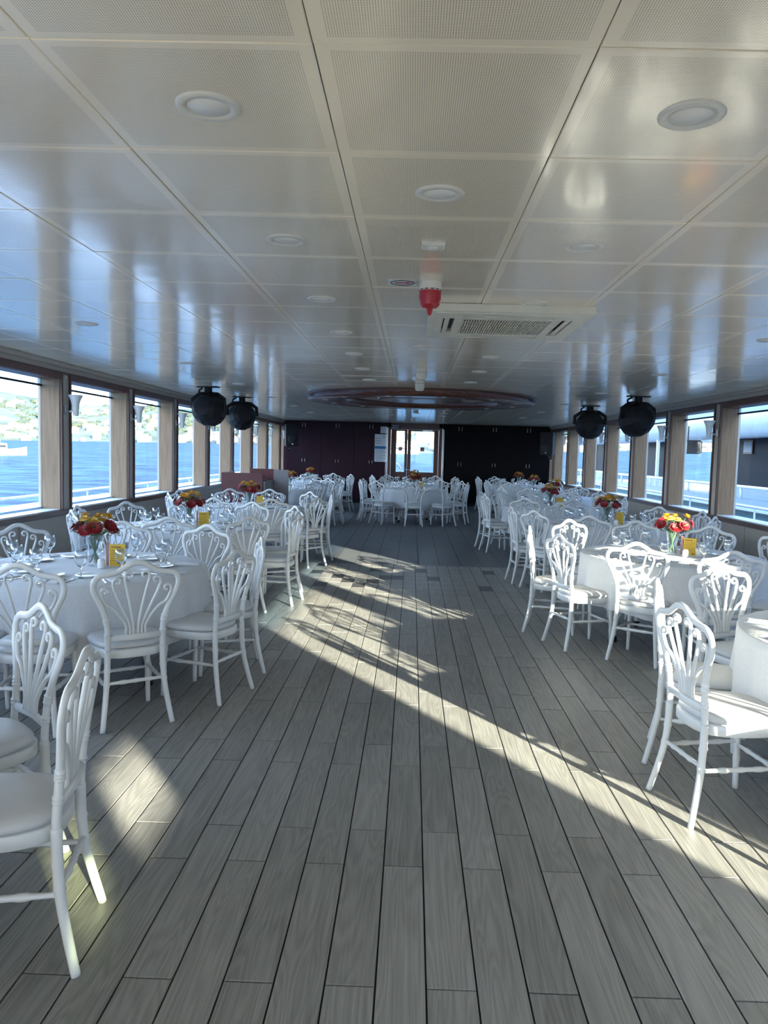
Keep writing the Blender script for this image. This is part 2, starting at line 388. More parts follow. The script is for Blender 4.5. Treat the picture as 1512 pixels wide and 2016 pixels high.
# side walls with deep windows
ZS,ZT=.80,2.33
near_edges=[8.65+1.985*k for k in range(-7,8)]
def winspans(side):
    sp=[]
    for y in near_edges:
        a,b=y,y+1.74
        if side=='right' and y<.5: continue
        if b>YF+.3: b=YF+.25
        if b-a>.3: sp.append((a,b))
    if side=='right': sp=[(-2.07,.465)]+sp  # unseen window, its span set to lay the sun band across the aisle
    return sp
def wallside(side):
    s=-1 if side=='left' else 1
    xi=XL if side=='left' else XR; xo=xi+s*DEP
    lo,hi=min(xi,xo),max(xi,xo)
    bm=bmesh.new()
    box(bm,lo,hi,YB,YF+.6,-.08,ZS+.03); box(bm,lo,hi,YB,YF+.6,ZT,ZC+.1)
    sp=sorted(winspans(side)); y=YB; cols=[]
    for a,b in sp+[(YF+.6,None)]:
        if side=='right' and y==YB:
            # wall cut for unseen high windows, added to shape the low sun
            for c,d,z0,z1 in((YB,-6.08,ZS,ZT),(-6.08,-4.69,ZS,2.07),(-4.69,a,ZS,ZT)):
                box(bm,lo,hi,c,d,z0,z1+.01)
        else:
            box(bm,lo,hi,y,a,ZS,ZT+.01); cols.append((y,a))
        y=b
    w=struct(link('wall_'+side,bm,M_wall))
    # cove strip under the ceiling
    boxo('cove_moulding',min(xi,xi-s*.05),max(xi,xi-s*.05),.2,YF,ZC-.045,ZC,M_wall,w,.008)
    boxo('cove_line',min(xi-s*.001,xi-s*.012),max(xi-s*.001,xi-s*.012),.2,YF,ZT+.012,ZT+.03,M_trim,w)
    # wainscot panels with recessed joints
    y=7.47-1.985*4
    while y<YF-.05:
        y1=min(y+1.985,YF)
        boxo('wainscot_panel',min(xi-s*.002,xi-s*.014),max(xi-s*.002,xi-s*.014),y+.006,y1-.006,.09,ZS-.035,M_wain,w,.002); y+=1.985
    struct(boxo('baseboard_'+side,min(xi-s*.002,xi-s*.02),max(xi-s*.002,xi-s*.02),.2,YF,0,.085,M_trim))
    struct(boxo('trim_1' if side=='left' else 'trim_2',min(xi-s*.03,xo),max(xi-s*.03,xo),.2,YF,ZS-.03,ZS+.03,M_sill,bev=.006))
    return sp,cols,s,xi,xo
wn=[0]
def window(a,b,s,xi,xo,first):
    wn[0]+=1
    X=lambda d:xi-s*d   # d>0 into the room
    def bx(n,d0,d1,y0,y1,z0,z1,m,p=None,bev=0): return boxo(n,min(X(d0),X(d1)),max(X(d0),X(d1)),y0,y1,z0,z1,m,p,bev)
    bm=bmesh.new(); T=.035
    for(y0,y1,z0,z1) in((a-T,a,ZS+.03,ZT+.01),(b,b+T,ZS+.03,ZT+.01),(a,b,ZT-.05,ZT+.01)):
        box(bm,min(X(0.001),X(.02)),max(X(0.001),X(.02)),y0,y1,z0,z1)
    w=struct(link('window_%d'%wn[0],bm,M_trim))
    bx('reveal_panel',-.004,-DEP+.03,b-.012,b-.0005,ZS+.03,ZT-.05,M_veneer,w)
    bx('reveal_panel',-.004,-DEP+.03,a+.0005,a+.012,ZS+.03,ZT-.05,M_veneer,w)
    bx('head_panel',-.004,-DEP+.03,a+.012,b-.012,ZT-.055,ZT-.0005,M_trim,w)
    bx('window_pane',-DEP+.045,-DEP+.051,a+.012,b-.012,ZS+.03,2.2,M_pane if s<0 or a>-1 else M_pane,w)
    bx('transom_bar',-DEP+.02,-DEP+.055,a+.012,b-.012,2.195,2.215,M_black,w)
    bx('transom_pane',-DEP+.045,-DEP+.051,a+.012,b-.012,2.215,ZT-.055,M_paneb,w)
    bx('sill_board',-.0,-DEP+.044,a+.012,b-.012,ZS+.0305,ZS+.040,M_shipw,w)
    bx('outer_sill',-DEP+.044,-DEP-(.30 if s<0 else .04),a-.1,b+.1,ZS-.04,ZS+(.062 if s<0 else .03),M_shipw,w)
    return w
SC=[]
for side in('left','right'):
    sp,cols,s,xi,xo=wallside(side)
    for a,b in sp:
        if b>.3 or a>-3.0: window(a,b,s,xi,xo,False)
    for c,d in cols:
        if c>.3 and d<YF: SC.append((side,(c+d)/2,s,xi))
struct(boxo('window_40',XR+.05,XR+.056,-6.08,-5.36,2.07,ZT,M_pane2)); struct(boxo('window_41',XR+.05,XR+.056,-5.34,-4.69,2.07,ZT,M_pane))  # unseen panes, added to shape and tint the sun patches at left
boxo('mullion',XR+.01,XR+.05,-5.42,-5.22,2.07,ZT,M_trim,bpy.data.objects['window_40'])  # added bar that throws the dark stripe between those patches
bm=bmesh.new(); box(bm,XL-DEP,XR+DEP,YB-.2,YB,-.08,.45); box(bm,XL-DEP,XR+DEP,YB-.2,YB,2.36,ZC+.1)
for x in(XL-DEP,-2.6,-1.3,0.05,1.4,2.75,XR+.05): box(bm,x,x+.2,YB-.2,YB,.45,2.36)
struct(link('wall_back',bm,M_wall))
struct(boxo('window_50',XL,XR,YB-.11,YB-.104,.45,2.36,M_pane))  # unseen rear glazing, added for more light and warm bounce on the ceiling
# far wall: a plane behind the cabinets with a door opening
bm=bmesh.new(); YW=YF+.42
box(bm,XL-DEP,-.72,YW,YW+.12,-.08,ZC+.1); box(bm,.82,XR+DEP,YW,YW+.12,-.08,ZC+.1); box(bm,-.72,.82,YW,YW+.12,2.33,ZC+.1)
struct(link('wall_far',bm,M_maroond))

# sconces on every column
def mk_sconce():
    r=empty('wall_sconce')
    bm=bmesh.new(); 
    outer=[(.030,-.12),(.034,-.06),(.040,0),(.052,.05),(.075,.10),(.080,.112)]
    lathe(bm,outer+[(.074,.110),(.048,.05),(.034,0),(.026,-.115),(0,-.115)],20,(.115,0,0)); lathe(bm,[(0,-.12),(.030,-.12)],20,(.115,0,0))
    link('lamp_shade',bm,M_frost,r,True)
    bm=bmesh.new(); box(bm,.001,.018,-.032,.032,-.10,-.0); bmesh.ops.bevel(bm,geom=bm.edges[:],offset=.005,segments=2,affect='EDGES'); link('wall_plate',bm,M_chrome,r)
    bm=bmesh.new(); sweep(bm,[(.015,0,-.06),(.05,0,-.075),(.085,0,-.05)],.009,8); link('arm',bm,M_chrome,r,True)
    return r
sc=mk_sconce()
SC.sort(key=lambda q:(q[0],q[1])); cnt={'left':0,'right':0}
ordw=['first','second','third','fourth','fifth','sixth','seventh','eighth','ninth','tenth','eleventh','twelfth']
for side,y,s,xi in SC:
    if y<.6: continue
    k=cnt[side]; cnt[side]+=1
    vy=sum(1 for q in SC if q[0]==side and q[1]<y and abs(xi)/q[1]<.56)
    seen=abs(xi)/y<.53
    lab='white flared wall lamp on the %s %s window column in view'%(ordw[vy] if seen else 'unseen nearest',side) if seen else 'white flared wall lamp on the %s wall column %s beside the camera'%(side,ordw[k])
    inst(sc,(xi-s*.003,y,2.0),0 if s<0 else PI,lab,'lamp','wall lamps between the windows')

# ------------------------------------------------------------ far end: cabinets, door, notices
def cabinet(x0,x1,label,m,hx=True,last=None):
    r=empty('tall_cabinet',(0,0,0)); tag(r,label,'cabinet','built-in cabinets on the end wall')
    boxo('body',x0+.002,x1-.002,YF+.02,YW-.002,.002,ZC-.004,m,r)
    mid=(x0+x1)/2
    boxo('plinth',x0+.004,x1-.004,YF+.03,YF+.019,.0,.08,M_black,r)
    for a,b,sx in((x0+.003,mid-.002,-1),(mid+.002,x1-.003,1)):
        for z0,z1,hz in((.085,2.19,1.25),(2.196,2.44,2.32)):
            d=boxo('door',a,b,YF,YF+.018,z0,z1,m,r,.002)
            bm=bmesh.new(); hx_=mid+sx*.045
            sweep(bm,[(hx_,YF-.002,hz-.055),(hx_,YF-.028,hz-.045),(hx_,YF-.03,hz),(hx_,YF-.028,hz+.045),(hx_,YF-.002,hz+.055)],.006,6); link('handle',bm,M_chrome,d,True)
lx=[-3.9,-3.8,-2.78,-1.76,-.74]
names=['leftmost','second from the left','third, beside the door notices']
for i,n in enumerate(names): cabinet(lx[i+1],lx[i+2],'dark maroon tall cabinet, %s on the end wall'%n,M_maroon)
boxo('cabinet_filler',XL,-3.8,YF+.01,YW,0,ZC-.003,M_maroon); tag(bpy.data.objects['cabinet_filler'],'narrow maroon filler panel between left window wall and first cabinet','panel')
rx=[.92,1.95,2.98,4.0]
for i,n in enumerate(['just right of the glazed door','in the middle right of the door','at the far right corner']): cabinet(rx[i],rx[i+1],'nearly black floor to ceiling cabinet %s'%n,M_maroond)
boxo('corner_panel',4.0,XR,YF+.01,YW,0,ZC-.003,M_maroond); tag(bpy.data.objects['corner_panel'],'narrow dark filler panel between rightmost cabinet and right windows','panel')
# door
bm=bmesh.new(); Yd=YF+.2
for q in((-.74,-.66,0,2.33),(.80,.90,0,2.33),(-.66,.80,2.27,2.455)): box(bm,q[0],q[1],YF-.02,YW+.1,q[2],q[3]-.004)
df=struct(link('door_1',bm,M_trim))
def leaf(x0,x1,gx0,gx1,n,hx):
    bm=bmesh.new()
    box(bm,x0,gx0,Yd,Yd+.05,.01,2.265); box(bm,gx1,x1,Yd,Yd+.05,.01,2.265); box(bm,gx0,gx1,Yd,Yd+.05,.01,.98); box(bm,gx0,gx1,Yd,Yd+.05,2.22,2.265)
    l=link('door_leaf',bm,M_trim,df)
    boxo('door_pane',gx0,gx1,Yd+.02,Yd+.026,.98,2.22,M_pane,l)
    boxo('glass_sticker',(gx0+gx1)/2-.06,(gx0+gx1)/2+.06,Yd+.012,Yd+.0195,1.62,1.74,M_pink,l)
    bm=bmesh.new(); sweep(bm,[(hx,Yd-.002,1.05),(hx,Yd-.05,1.05),(hx+.09,Yd-.05,1.05)],.009,8); link('door_handle',bm,M_chrome,l,True)
leaf(-.65,-.155,-.49,-.235,1,-.2); leaf(-.15,.79,-.045,.655,2,-.11)
boxo('threshold',-.72,.82,YF-.02,YW,.0,.012,M_chrome,df)
boxo('door_closer',.30,.60,Yd-.06,Yd-.002,2.225,2.26,M_chrome,df)
for i,x in enumerate((-.755,.905)):
    bm=bmesh.new(); box(bm,x-.012,x+.012,YF-.045,YF-.02,.02,2.30); box(bm,x-.008+.04*(1 if i else -1),x+.004+.04*(1 if i else -1),YF-.03,YF-.02,.02,2.28)
    tag(link('metal_strip',bm,M_chrome),'bright vertical metal strip on the %s edge of the glazed door frame'%('left','right')[i],'trim')
def notice(name,x0,x1,z0,z1,label,extras):
    r=boxo(name,x0,x1,YF-.008,YF-.001,z0,z1,M_paper); tag(r,label,'notice')
    for n,a,b,c,d,m in extras:
        o=boxo(n,a,b,YF-.0095,YF-.0085,c,d,m,r)
ex=[('blue_band',-1.135,-.775,1.66,1.74,M_blue)]
for i in range(7): ex.append(('text_line',-1.11,-.80 if i%2 else -.9,1.60-.05*i,1.615-.05*i,M_greyi))
for i in range(3): ex.append(('text_line',-1.12,-.95,1.82+.07*i,1.84+.07*i,M_greyi))
notice('wall_poster',-1.14,-.77,1.27,2.10,'tall grey safety notice with a blue band on cabinet left of the door',ex)
r=bpy.data.objects['wall_poster']; bm=bmesh.new()
sweep(bm,[(-.86+.035*math.cos(a*PI/6),YF-.010,2.03+.035*math.sin(a*PI/6)) for a in range(13)],.004,4); sweep(bm,[(-.885,YF-.010,2.055),(-.835,YF-.010,2.005)],.004,4); link('round_symbol',bm,M_greyi,r)
notice('small_notice',-.97,-.77,2.13,2.33,'small white sheet pinned above the tall notice',[('text_line',-.95,-.79,2.28-.04*i,2.29-.04*i,M_greyi) for i in range(4)])
r=boxo('door_sign',-.66,-.38,YF-.06,YF-.022,2.275,2.345,M_black,bev=.004); tag(r,'small dark sign box with pale characters over the glazed door','sign')
for i in range(6): boxo('sign_character',-.63+.037*i,-.608+.037*i,YF-.0635,YF-.0605,2.295,2.325,M_paper,r)
r=boxo('sign_bracket_plate',-.62,-.42,YF-.05,YF-.022,2.352,2.385,M_greyi); tag(r,'pale plate mounted just above the dark door sign','plate')

# counter on the left
r=empty('service_counter',(-2.9,13.6,0)); tag(r,'maroon boxed service counter standing behind the third left table','counter')
boxo('front_panel',-.42,.30,-.35,-.31,0,1.14,M_counter,r,.003); boxo('side_panel',-.42,-.38,-.31,.5,0,1.14,M_counter,r)
boxo('back_panel',-.10,.34,.5,.54,0,1.20,M_counter,r,.003); boxo('grey_door',.345,.62,.48,.52,0,1.19,M_greyp,r,.003)
boxo('worktop',-.38,.30,-.31,.5,.98,1.02,M_counter,r); boxo('inner_side',.30,.34,-.31,.5,0,1.0,M_greyp,r)

# ------------------------------------------------------------ ceiling fittings
def downlight():
    r=empty('ceiling_downlight')
    bm=bmesh.new(); lathe(bm,[(.056,-.001),(.058,-.006),(.078,-.007),(.084,-.003),(.085,.001)],36); link('rim',bm,M_lframe,r,True)
    bm=bmesh.new(); lathe(bm,[(0,-.004),(.056,-.0035),(.0575,-.001)],36); link('diffuser',bm,M_lamp,r,True)
    return r
dl=downlight(); spots=[]
cxs=[TX0-TW/2,TX0+TW*1.5]
for x in cxs:
    for k in range(14):
        if not(k>=7 and k<=9): spots.append((x,2.05+1.245*k))
for x in(TX0+TW/2,):
    for y in(2.68,6.47,8.9,17.2,19.6): spots.append((x,y))
for x in(TX0-TW*3.5,TX0+TW*4.5):
    for k in range(7): spots.append((x,3.2+2.47*k))
spots.sort(key=lambda p:p[1]); spots=[s for s in spots if abs(s[0])/s[1]<.9]
rows=[]
nm={cxs[0]:'left inner row',cxs[1]:'right inner row',TX0+TW/2:'middle row',TX0-TW*3.5:'left outer row',TX0+TW*4.5:'right outer row'}
ct={}
for x,y in spots:
    if math.hypot(x-.12,y-12.3)<1.95: continue
    k=ct.get(x,0); ct[x]=k+1
    inst(dl,(x,y,ZC),0,'round white recessed downlight in the %s, %s from the camera'%(nm[x],ordw[k]),'light','recessed ceiling downlights')
# air-conditioning cassette
r=empty('ceiling_air_conditioner',(.57,5.1,ZC)); tag(r,'square cream air conditioning cassette set in the ceiling','air conditioner')
bm=bmesh.new(); H=.495
def frame(bm,o,i,z0,z1,oy=None,iy=None):
    oy=oy or o; iy=iy or i
    for q in((-o,-i,-oy,oy),(i,o,-oy,oy),(-i,i,-oy,-iy),(-i,i,iy,oy)): box(bm,q[0],q[1],q[2],q[3],z0,z1)
frame(bm,.49,.45,-.045,-.001,.52,.48); link('outer_frame',bm,M_cream,r)
bm=bmesh.new(); frame(bm,.45,.40,-.05,-.012,.48,.42)
for q in((-.4,-.28,-.42,-.30),(.28,.4,-.42,-.30),(-.4,-.28,.30,.42),(.28,.4,.30,.42)): box(bm,*q,-.05,-.012)
frame(bm,.33,.275,-.052,-.012,.345,.285); link('fascia',bm,M_cream,r)
boxo('inner_cavity',-.45,.45,-.48,.48,-.011,-.004,M_black,r)
for q in((-.28,.28,-.41,-.37),(-.28,.28,.37,.41),(-.39,-.36,-.28,.28),(.36,.39,-.28,.28)):
    bm=bmesh.new(); box(bm,*q,-.046,-.040); link('air_louvre',bm,M_cream,r)
bm=bmesh.new()
for k in range(34): box(bm,-.272+k*.0162,-.266+k*.0162,-.282,.282,-.05,-.03)
for k in range(5): box(bm,-.272,.272,-.24+k*.12-.004,-.24+k*.12+.004,-.046,-.034)
tag(link('intake_grille',bm,M_cream,r),kind='stuff')
# detectors
def detector(x,y,red,label,elong=1):
    r=empty('smoke_detector',(x,y,ZC)); tag(r,label,'detector')
    bm=bmesh.new(); lathe(bm,[(.058,0),(.058,-.012),(.056,-.05*elong),(.045,-.062*elong),(.0,-.064*elong)],28); link('housing',bm,M_cream,r,True)
    bm=bmesh.new()
    for k in range(12):
        a=k*PI/6; sweep(bm,[(.0575*math.cos(a),.0575*math.sin(a),-.040),(.0575*math.cos(a+.35),.0575*math.sin(a+.35),-.040)],.0022,4)
    link('vent_slots',bm,M_black,r)
    if red:
        bm=bmesh.new(); lathe(bm,[(.057,-.045),(.058,-.085),(.050,-.105),(.052,-.112),(.040,-.128),(.018,-.132),(.012,-.155),(.006,-.168),(0,-.169)],28); link('red_cover',bm,M_red,r,True)
detector(.07,4.05,True,'cream ceiling smoke detector with a red dust cover')
detector(.075,8.15,False,'cream cylindrical detector under the ceiling behind the air conditioner',1.7)
detector(.07,9.45,False,'cream bullet shaped detector hanging just before the wooden ring',2.0)
detector(.05,15.9,False,'small dark looking detector between the wooden ring and the door')
detector(.0,20.0,False,'small ceiling detector nearest to the glazed door')
r=empty('ceiling_sensor_plate',(.065,3.33,ZC)); tag(r,'small square white ceiling plate with round centre','plate')
bm=bmesh.new(); tilebox(bm,-.05,.05,-.05,.05,0,-.012,-.008); link('plate',bm,M_lframe,r); bm=bmesh.new(); lathe(bm,[(0,-.017),(.018,-.017),(.022,-.012)],20); link('round_centre',bm,M_lamp,r,True)
r=boxo('ceiling_sticker',-.15,.0,3.99,4.13,ZC-.002,ZC-.0008,M_paper); r.name='ceiling_sticker'; tag(r,'white ceiling sticker with a red arrow in a dark circle','sticker')
bm=bmesh.new(); pr=[(-.075+.062*math.cos(a*PI/12),4.06+.055*math.sin(a*PI/12),ZC-.0028) for a in range(25)]; sweep(bm,pr,.0022,4); link('circle_line',bm,M_black,r)
bm=bmesh.new(); box(bm,-.115,-.05,4.05,4.07,ZC-.0036,ZC-.0024)
v=[bm.verts.new(p) for p in((-.055,4.028,ZC-.003),(-.055,4.09,ZC-.003),(-.025,4.06,ZC-.003))]; bm.faces.new(v); link('red_arrow',bm,M_red,r)
# wooden ring
r=empty('ceiling_ring',(.12,12.3,ZC)); tag(r,'large round dark wooden ceiling ring over the room centre','ceiling ring')
bm=bmesh.new(); lathe(bm,[(1.80,0),(1.80,-.085),(1.79,-.095),(1.27,-.095),(1.26,-.088),(1.26,0)],96); link('ring_body',bm,M_wood2,r,True)
bm=bmesh.new(); lathe(bm,[(1.83,-.0),(1.83,-.02),(1.80,-.022)],96); link('edge_moulding',bm,M_trim,r,True)
bm=bmesh.new(); lathe(bm,[(.70,-.001),(.70,-.05),(.66,-.055),(0,-.055)],64); link('centre_disc',bm,M_wood2,r,True)
for k in range(12):
    a=k*PI/6+.2; bm=bmesh.new(); lathe(bm,[(0,-.0985),(.035,-.0985),(.042,-.0955)],16,(1.53*math.cos(a),1.53*math.sin(a),0)); link('spot_lamp',bm,M_lframe,r,True)
# stage wash lights
def stagelight():
    r=empty('stage_light')
    bm=bmesh.new(); box(bm,-.16,.16,-.06,.06,-.012,-.001); link('ceiling_plate',bm,M_black,r)
    bm=bmesh.new(); lathe(bm,[(.055,-.01),(.055,-.10),(.03,-.11),(.0,-.11)],16); link('pan_motor',bm,M_black,r)
    bm=bmesh.new(); sweep(bm,spline([(-.10,0,-.02),(-.16,.02,-.06),(-.12,.03,-.13),(-.06,.03,-.12)],5),.014,8); link('cable',bm,M_rubber,r,True)
    bm=bmesh.new()
    for s in(-1,1): sweep(bm,[(0,0,-.10),(s*.15,0,-.11),(s*.255,0,-.18),(s*.262,0,-.32)],(.030,.012),6,up=(0,1,0))
    link('yoke',bm,M_black,r)
    bm=bmesh.new(); prof=[(.0,-.16),(.20,-.16),(.235,-.13),(.245,-.02),(.235,.05),(.19,.16),(.12,.22),(0,.23)]
    lathe(bm,prof,14)
    bmesh.ops.rotate(bm,verts=bm.verts[:],cent=(0,0,0),matrix=Matrix.Rotation(PI/2-.1,3,'X')); bmesh.ops.translate(bm,verts=bm.verts[:],vec=(0,0,-.33)); link('lamp_head',bm,M_black,r,False)
    bm=bmesh.new()
    for s in(-1,1): lathe(bm,[(0,0),(.03,0),(.03,.02),(0,.02)],10,(s*.10,-.02,-.115))
    link('lock_knob',bm,M_rubber,r)
    bm=bmesh.new(); lathe(bm,[(0,-.168),(.19,-.168),(.205,-.158)],24); bmesh.ops.rotate(bm,verts=bm.verts[:],cent=(0,0,0),matrix=Matrix.Rotation(PI/2-.1,3,'X')); bmesh.ops.translate(bm,verts=bm.verts[:],vec=(0,0,-.33)); link('lens',bm,M_rubber,r,True)
    return r
sl=stagelight(); g='black stage lights under the ceiling'
inst(sl,(-3.02,11.25,ZC),math.radians(-12),'black drum stage light under ceiling at left windows, nearer one','stage light',g)
inst(sl,(-2.98,13.3,ZC),math.radians(25),'black drum stage light under ceiling at left windows, farther one','stage light',g)
inst(sl,(3.2,11.0,ZC),math.radians(14),'black drum stage light under ceiling at right windows, nearer one','stage light',g)
inst(sl,(3.05,13.3,ZC),math.radians(-20),'black drum stage light under ceiling at right windows, farther one','stage light',g)
# wall speakers in far corners
def speaker():
    r=empty('wall_speaker')
    bm=bmesh.new(); box(bm,-.18,.18,-.15,.15,-.32,.32); bmesh.ops.bevel(bm,geom=bm.edges[:],offset=.015,segments=2,affect='EDGES'); link('cabinet',bm,M_black,r)
    bm=bmesh.new(); lathe(bm,[(0,.0),(.02,.0),(.12,.012),(.13,0)],24); bmesh.ops.rotate(bm,verts=bm.verts[:],cent=(0,0,0),matrix=Matrix.Rotation(PI/2,3,'X')); bmesh.ops.translate(bm,verts=bm.verts[:],vec=(0,-.151,-.12)); link('woofer',bm,M_rubber,r,True)
    bm=bmesh.new(); lathe(bm,[(0,0),(.02,.004),(.025,.012)],16); bmesh.ops.rotate(bm,verts=bm.verts[:],cent=(0,0,0),matrix=Matrix.Rotation(PI/2,3,'X')); bmesh.ops.translate(bm,verts=bm.verts[:],vec=(0,-.152,-.25)); link('badge',bm,M_chrome,r,True)
    bm=bmesh.new(); sweep(bm,[(0,.1,-.33),(0,.15,-.38),(0,.33,-.38)],.018,8); box(bm,-.05,.05,.33,.345,-.44,-.32); link('bracket',bm,M_black,r)
    return r
spk=speaker()
inst(spk,(-3.48,21.9,1.98),math.radians(20),'black loudspeaker on a bracket in the far left corner','speaker','corner loudspeakers')
inst(spk,(3.80,21.6,1.92),math.radians(-25),'black loudspeaker on a bracket in the far right corner','speaker','corner loudspeakers')

# ------------------------------------------------------------ chair
def make_chair():
    r=empty('banquet_chair')
    # back posts + crest: one continuous frame, leaning back towards -y
    def by(z): return -.195-.055*max(0,(z-.45)/.48)**1.3
    half=[(.150,.44),(.150,.54),(.158,.61),(.186,.69),(.218,.755),(.230,.797),(.225,.836),(.198,.862),(.152,.869),(.106,.880),(.064,.905),(.024,.925)]
    pts=[(x,by(z),z) for x,z in half]; pts=pts+[(-x,y,z) for x,y,z in pts[::-1]]
    P=spline(pts,5)
    zr=(.515,.530,.590,.602,.614); low=[.44+.004*i for i in range(46)]
    def xz(z):
        for a,b in zip(P,P[1:]):
            if a.x>0 and a.z<=z<=b.z: return a.x+(b.x-a.x)*(z-a.z)/max(1e-6,b.z-a.z)
        return .15
    top=[p for p in P if p.z>.622]
    P=[Vector((xz(z),by(z),z)) for z in low]+top+[Vector((-xz(z),by(z),z)) for z in low[::-1]]
    rad=[]
    for p in P:
        k=min(1,max(0,(p.z-.5)/.3)); g_=1.25 if any(abs(p.z-q)<.0025 for q in zr) else 1
        rad.append((.0165*g_,(.015-.004*k)*g_))
    bm=bmesh.new(); sweep(bm,P,rad,8,up=(0,1,0)); link('back_frame',bm,M_chair,r,True)
    # fan of six ribs ending in volutes
    bm=bmesh.new()
    for s in(-1,1):
        for xb,xt,zt,kx,vr in((.012,.068,.866,.030,.026),(.032,.130,.834,.074,.025),(.052,.190,.784,.120,.024)):
            base=(s*xb,.515)
            c=(s*(xt-vr),zt-vr*.4)   # volute centre
            path=[(s*xb,.515),(s*(xb+.004),.58),(s*kx,.67),(s*(kx+(xt-kx)*.62),zt-.085),(s*(xt-.001),zt-.030)]
            q=[(x,by(z),z) for x,z in path]
            # spiral: starts outside, over the top, curls towards the middle
            n=14
            for i in range(1,n+1):
                a=-.15+i/n*(1.55*PI+.5); rr_=vr*(1-.66*i/n)
                x=c[0]+s*rr_*math.cos(a); z=c[1]+rr_*math.sin(a)
                q.append((x,by(z),z))
            Q=spline(q[:5],5)+[Vector(v) for v in q[5:]]
            N=len(Q); sweep(bm,Q,[(.0094-.0030*i/N,.0095) for i in range(N)],6,up=(0,1,0))
    link('fan_scrollwork',bm,M_chair,r,True)
    bm=bmesh.new(); sweep(bm,[(-.150,by(.505),.505),(0,by(.505)-.012,.505),(.150,by(.505),.505)],[(.020,.010)]*3,8,up=(0,1,0)); link('lower_back_rail',bm,M_chair,r,True)
    # seat: rounded-front outline
    def outline(w,d0,d1,n=8,e=.0):
        pts=[(-.165-e,d0-e),(-.165-e,d0-e)]
        out=[]
        for i in range(n*4):
            a=2*PI*i/(n*4); cx_,sy=math.cos(a),math.sin(a)
            p=2.0/ (3.2 if sy<0 else 2.6)
            x=(abs(cx_)**p)*(1 if cx_>0 else -1); y=(abs(sy)**p)*(1 if sy>0 else -1)
            ww=w*(1+.10*y); out.append((x*ww,(d0+d1)/2+y*(d1-d0)/2))
        return out
    def slab(bm,levels):
        rings=[]
        for w,d0,d1,z in levels: rings.append([bm.verts.new((x,y,z)) for x,y in outline(w,d0,d1)])
        n=len(rings[0])
        for A,B in zip(rings,rings[1:]):
            for k in range(n): bm.faces.new((A[k],A[(k+1)%n],B[(k+1)%n],B[k]))
        bm.faces.new(rings[0][::-1]); bm.faces.new(rings[-1])
    bm=bmesh.new(); slab(bm,[(.185,-.195,.20,.385),(.19,-.20,.205,.39),(.192,-.20,.207,.43),(.188,-.195,.203,.434)]); link('seat_frame',bm,M_chair,r,True)
    bm=bmesh.new(); slab(bm,[(.185,-.175,.205,.436),(.198,-.185,.217,.442),(.200,-.187,.219,.456),(.192,-.178,.210,.470),(.165,-.15,.18,.479),(.10,-.09,.11,.483)]); link('seat_cushion',bm,M_cush,r,True)
    # legs
    def ring(c,rad,t): return [(rad,c-t),(rad*1.22,c-t*.6),(rad*1.22,c+t*.6),(rad,c+t)]
    for s in(-1,1):
        bm=bmesh.new()
        pth=spline([(s*.150,-.195,.44),(s*.152,-.197,.33),(s*.160,-.208,.22),(s*.174,-.230,.11),(s*.190,-.256,0)],8)
        rd=[]
        for p in pth:
            q=.0175-.003*(1-p.z/.44)
            if abs(p.z-.33)<.008 or abs(p.z-.245)<.008 or abs(p.z-.13)<.006: q*=1.18
            rd.append(q)
        sweep(bm,pth,rd,10); link('leg',bm,M_chair,r,True)
        bm=bmesh.new()
        pth=[Vector((s*(.158+.010*(1-t)),.165+.012*(1-t),.40*t)) for t in[i/16 for i in range(17)]]
        rd=[]
        for i,p in enumerate(pth):
            q=.0135+.006*(p.z/.40)
            if i in(6,12): q*=1.2
            rd.append(q)
        sweep(bm,pth,rd,10); link('leg',bm,M_chair,r,True)
    def turned(a,b_):
        a,b_=Vector(a),Vector(b_); P_=[a.lerp(b_,i/20) for i in range(21)]
        rd=[(.0135 if i in(5,6,14,15,10) else .0085+.0025*math.sin(PI*i/20)) for i in range(21)]
        bm=bmesh.new(); sweep(bm,P_,rd,8); link('stretcher',bm,M_chair,r,True)
    turned((-.157,-.206,.255),(.157,-.206,.255)); turned((-.160,.168,.22),(.160,.168,.22))
    for s in(-1,1): turned((s*.156,-.204,.235),(s*.161,.168,.235))
    return r
chair=make_chair()
# ------------------------------------------------------------ table, cloth
TR=.765
def make_table():
    r=empty('round_table')
    bm=bmesh.new(); lathe(bm,[(0,.715),(TR-.02,.715),(TR-.012,.72),(TR-.012,.738),(0,.74)],48); link('tabletop',bm,M_wain,r)
    bm=bmesh.new(); lathe(bm,[(0,.25),(.05,.25),(.06,.27),(.045,.30),(.045,.70),(.12,.714),(0,.7145)],20); link('pedestal',bm,M_shipw,r,True)
    for k in range(4):
        a=PI/4+k*PI/2; c,s=math.cos(a),math.sin(a)
        bm=bmesh.new(); sweep(bm,spline([(.04*c,.04*s,.33),(.22*c,.22*s,.31),(.42*c,.42*s,.27),(.50*c,.50*s,.16),(.51*c,.51*s,.045)],5),.022,10); l=link('leg',bm,M_chair,r,True)
        bm=bmesh.new(); lathe(bm,[(0,0),(.026,0),(.028,.012),(.026,.05),(0,.05)],12,(.51*c,.51*s,0)); link('foot_cap',bm,M_rubber,l,True)
    return r
table=make_table()
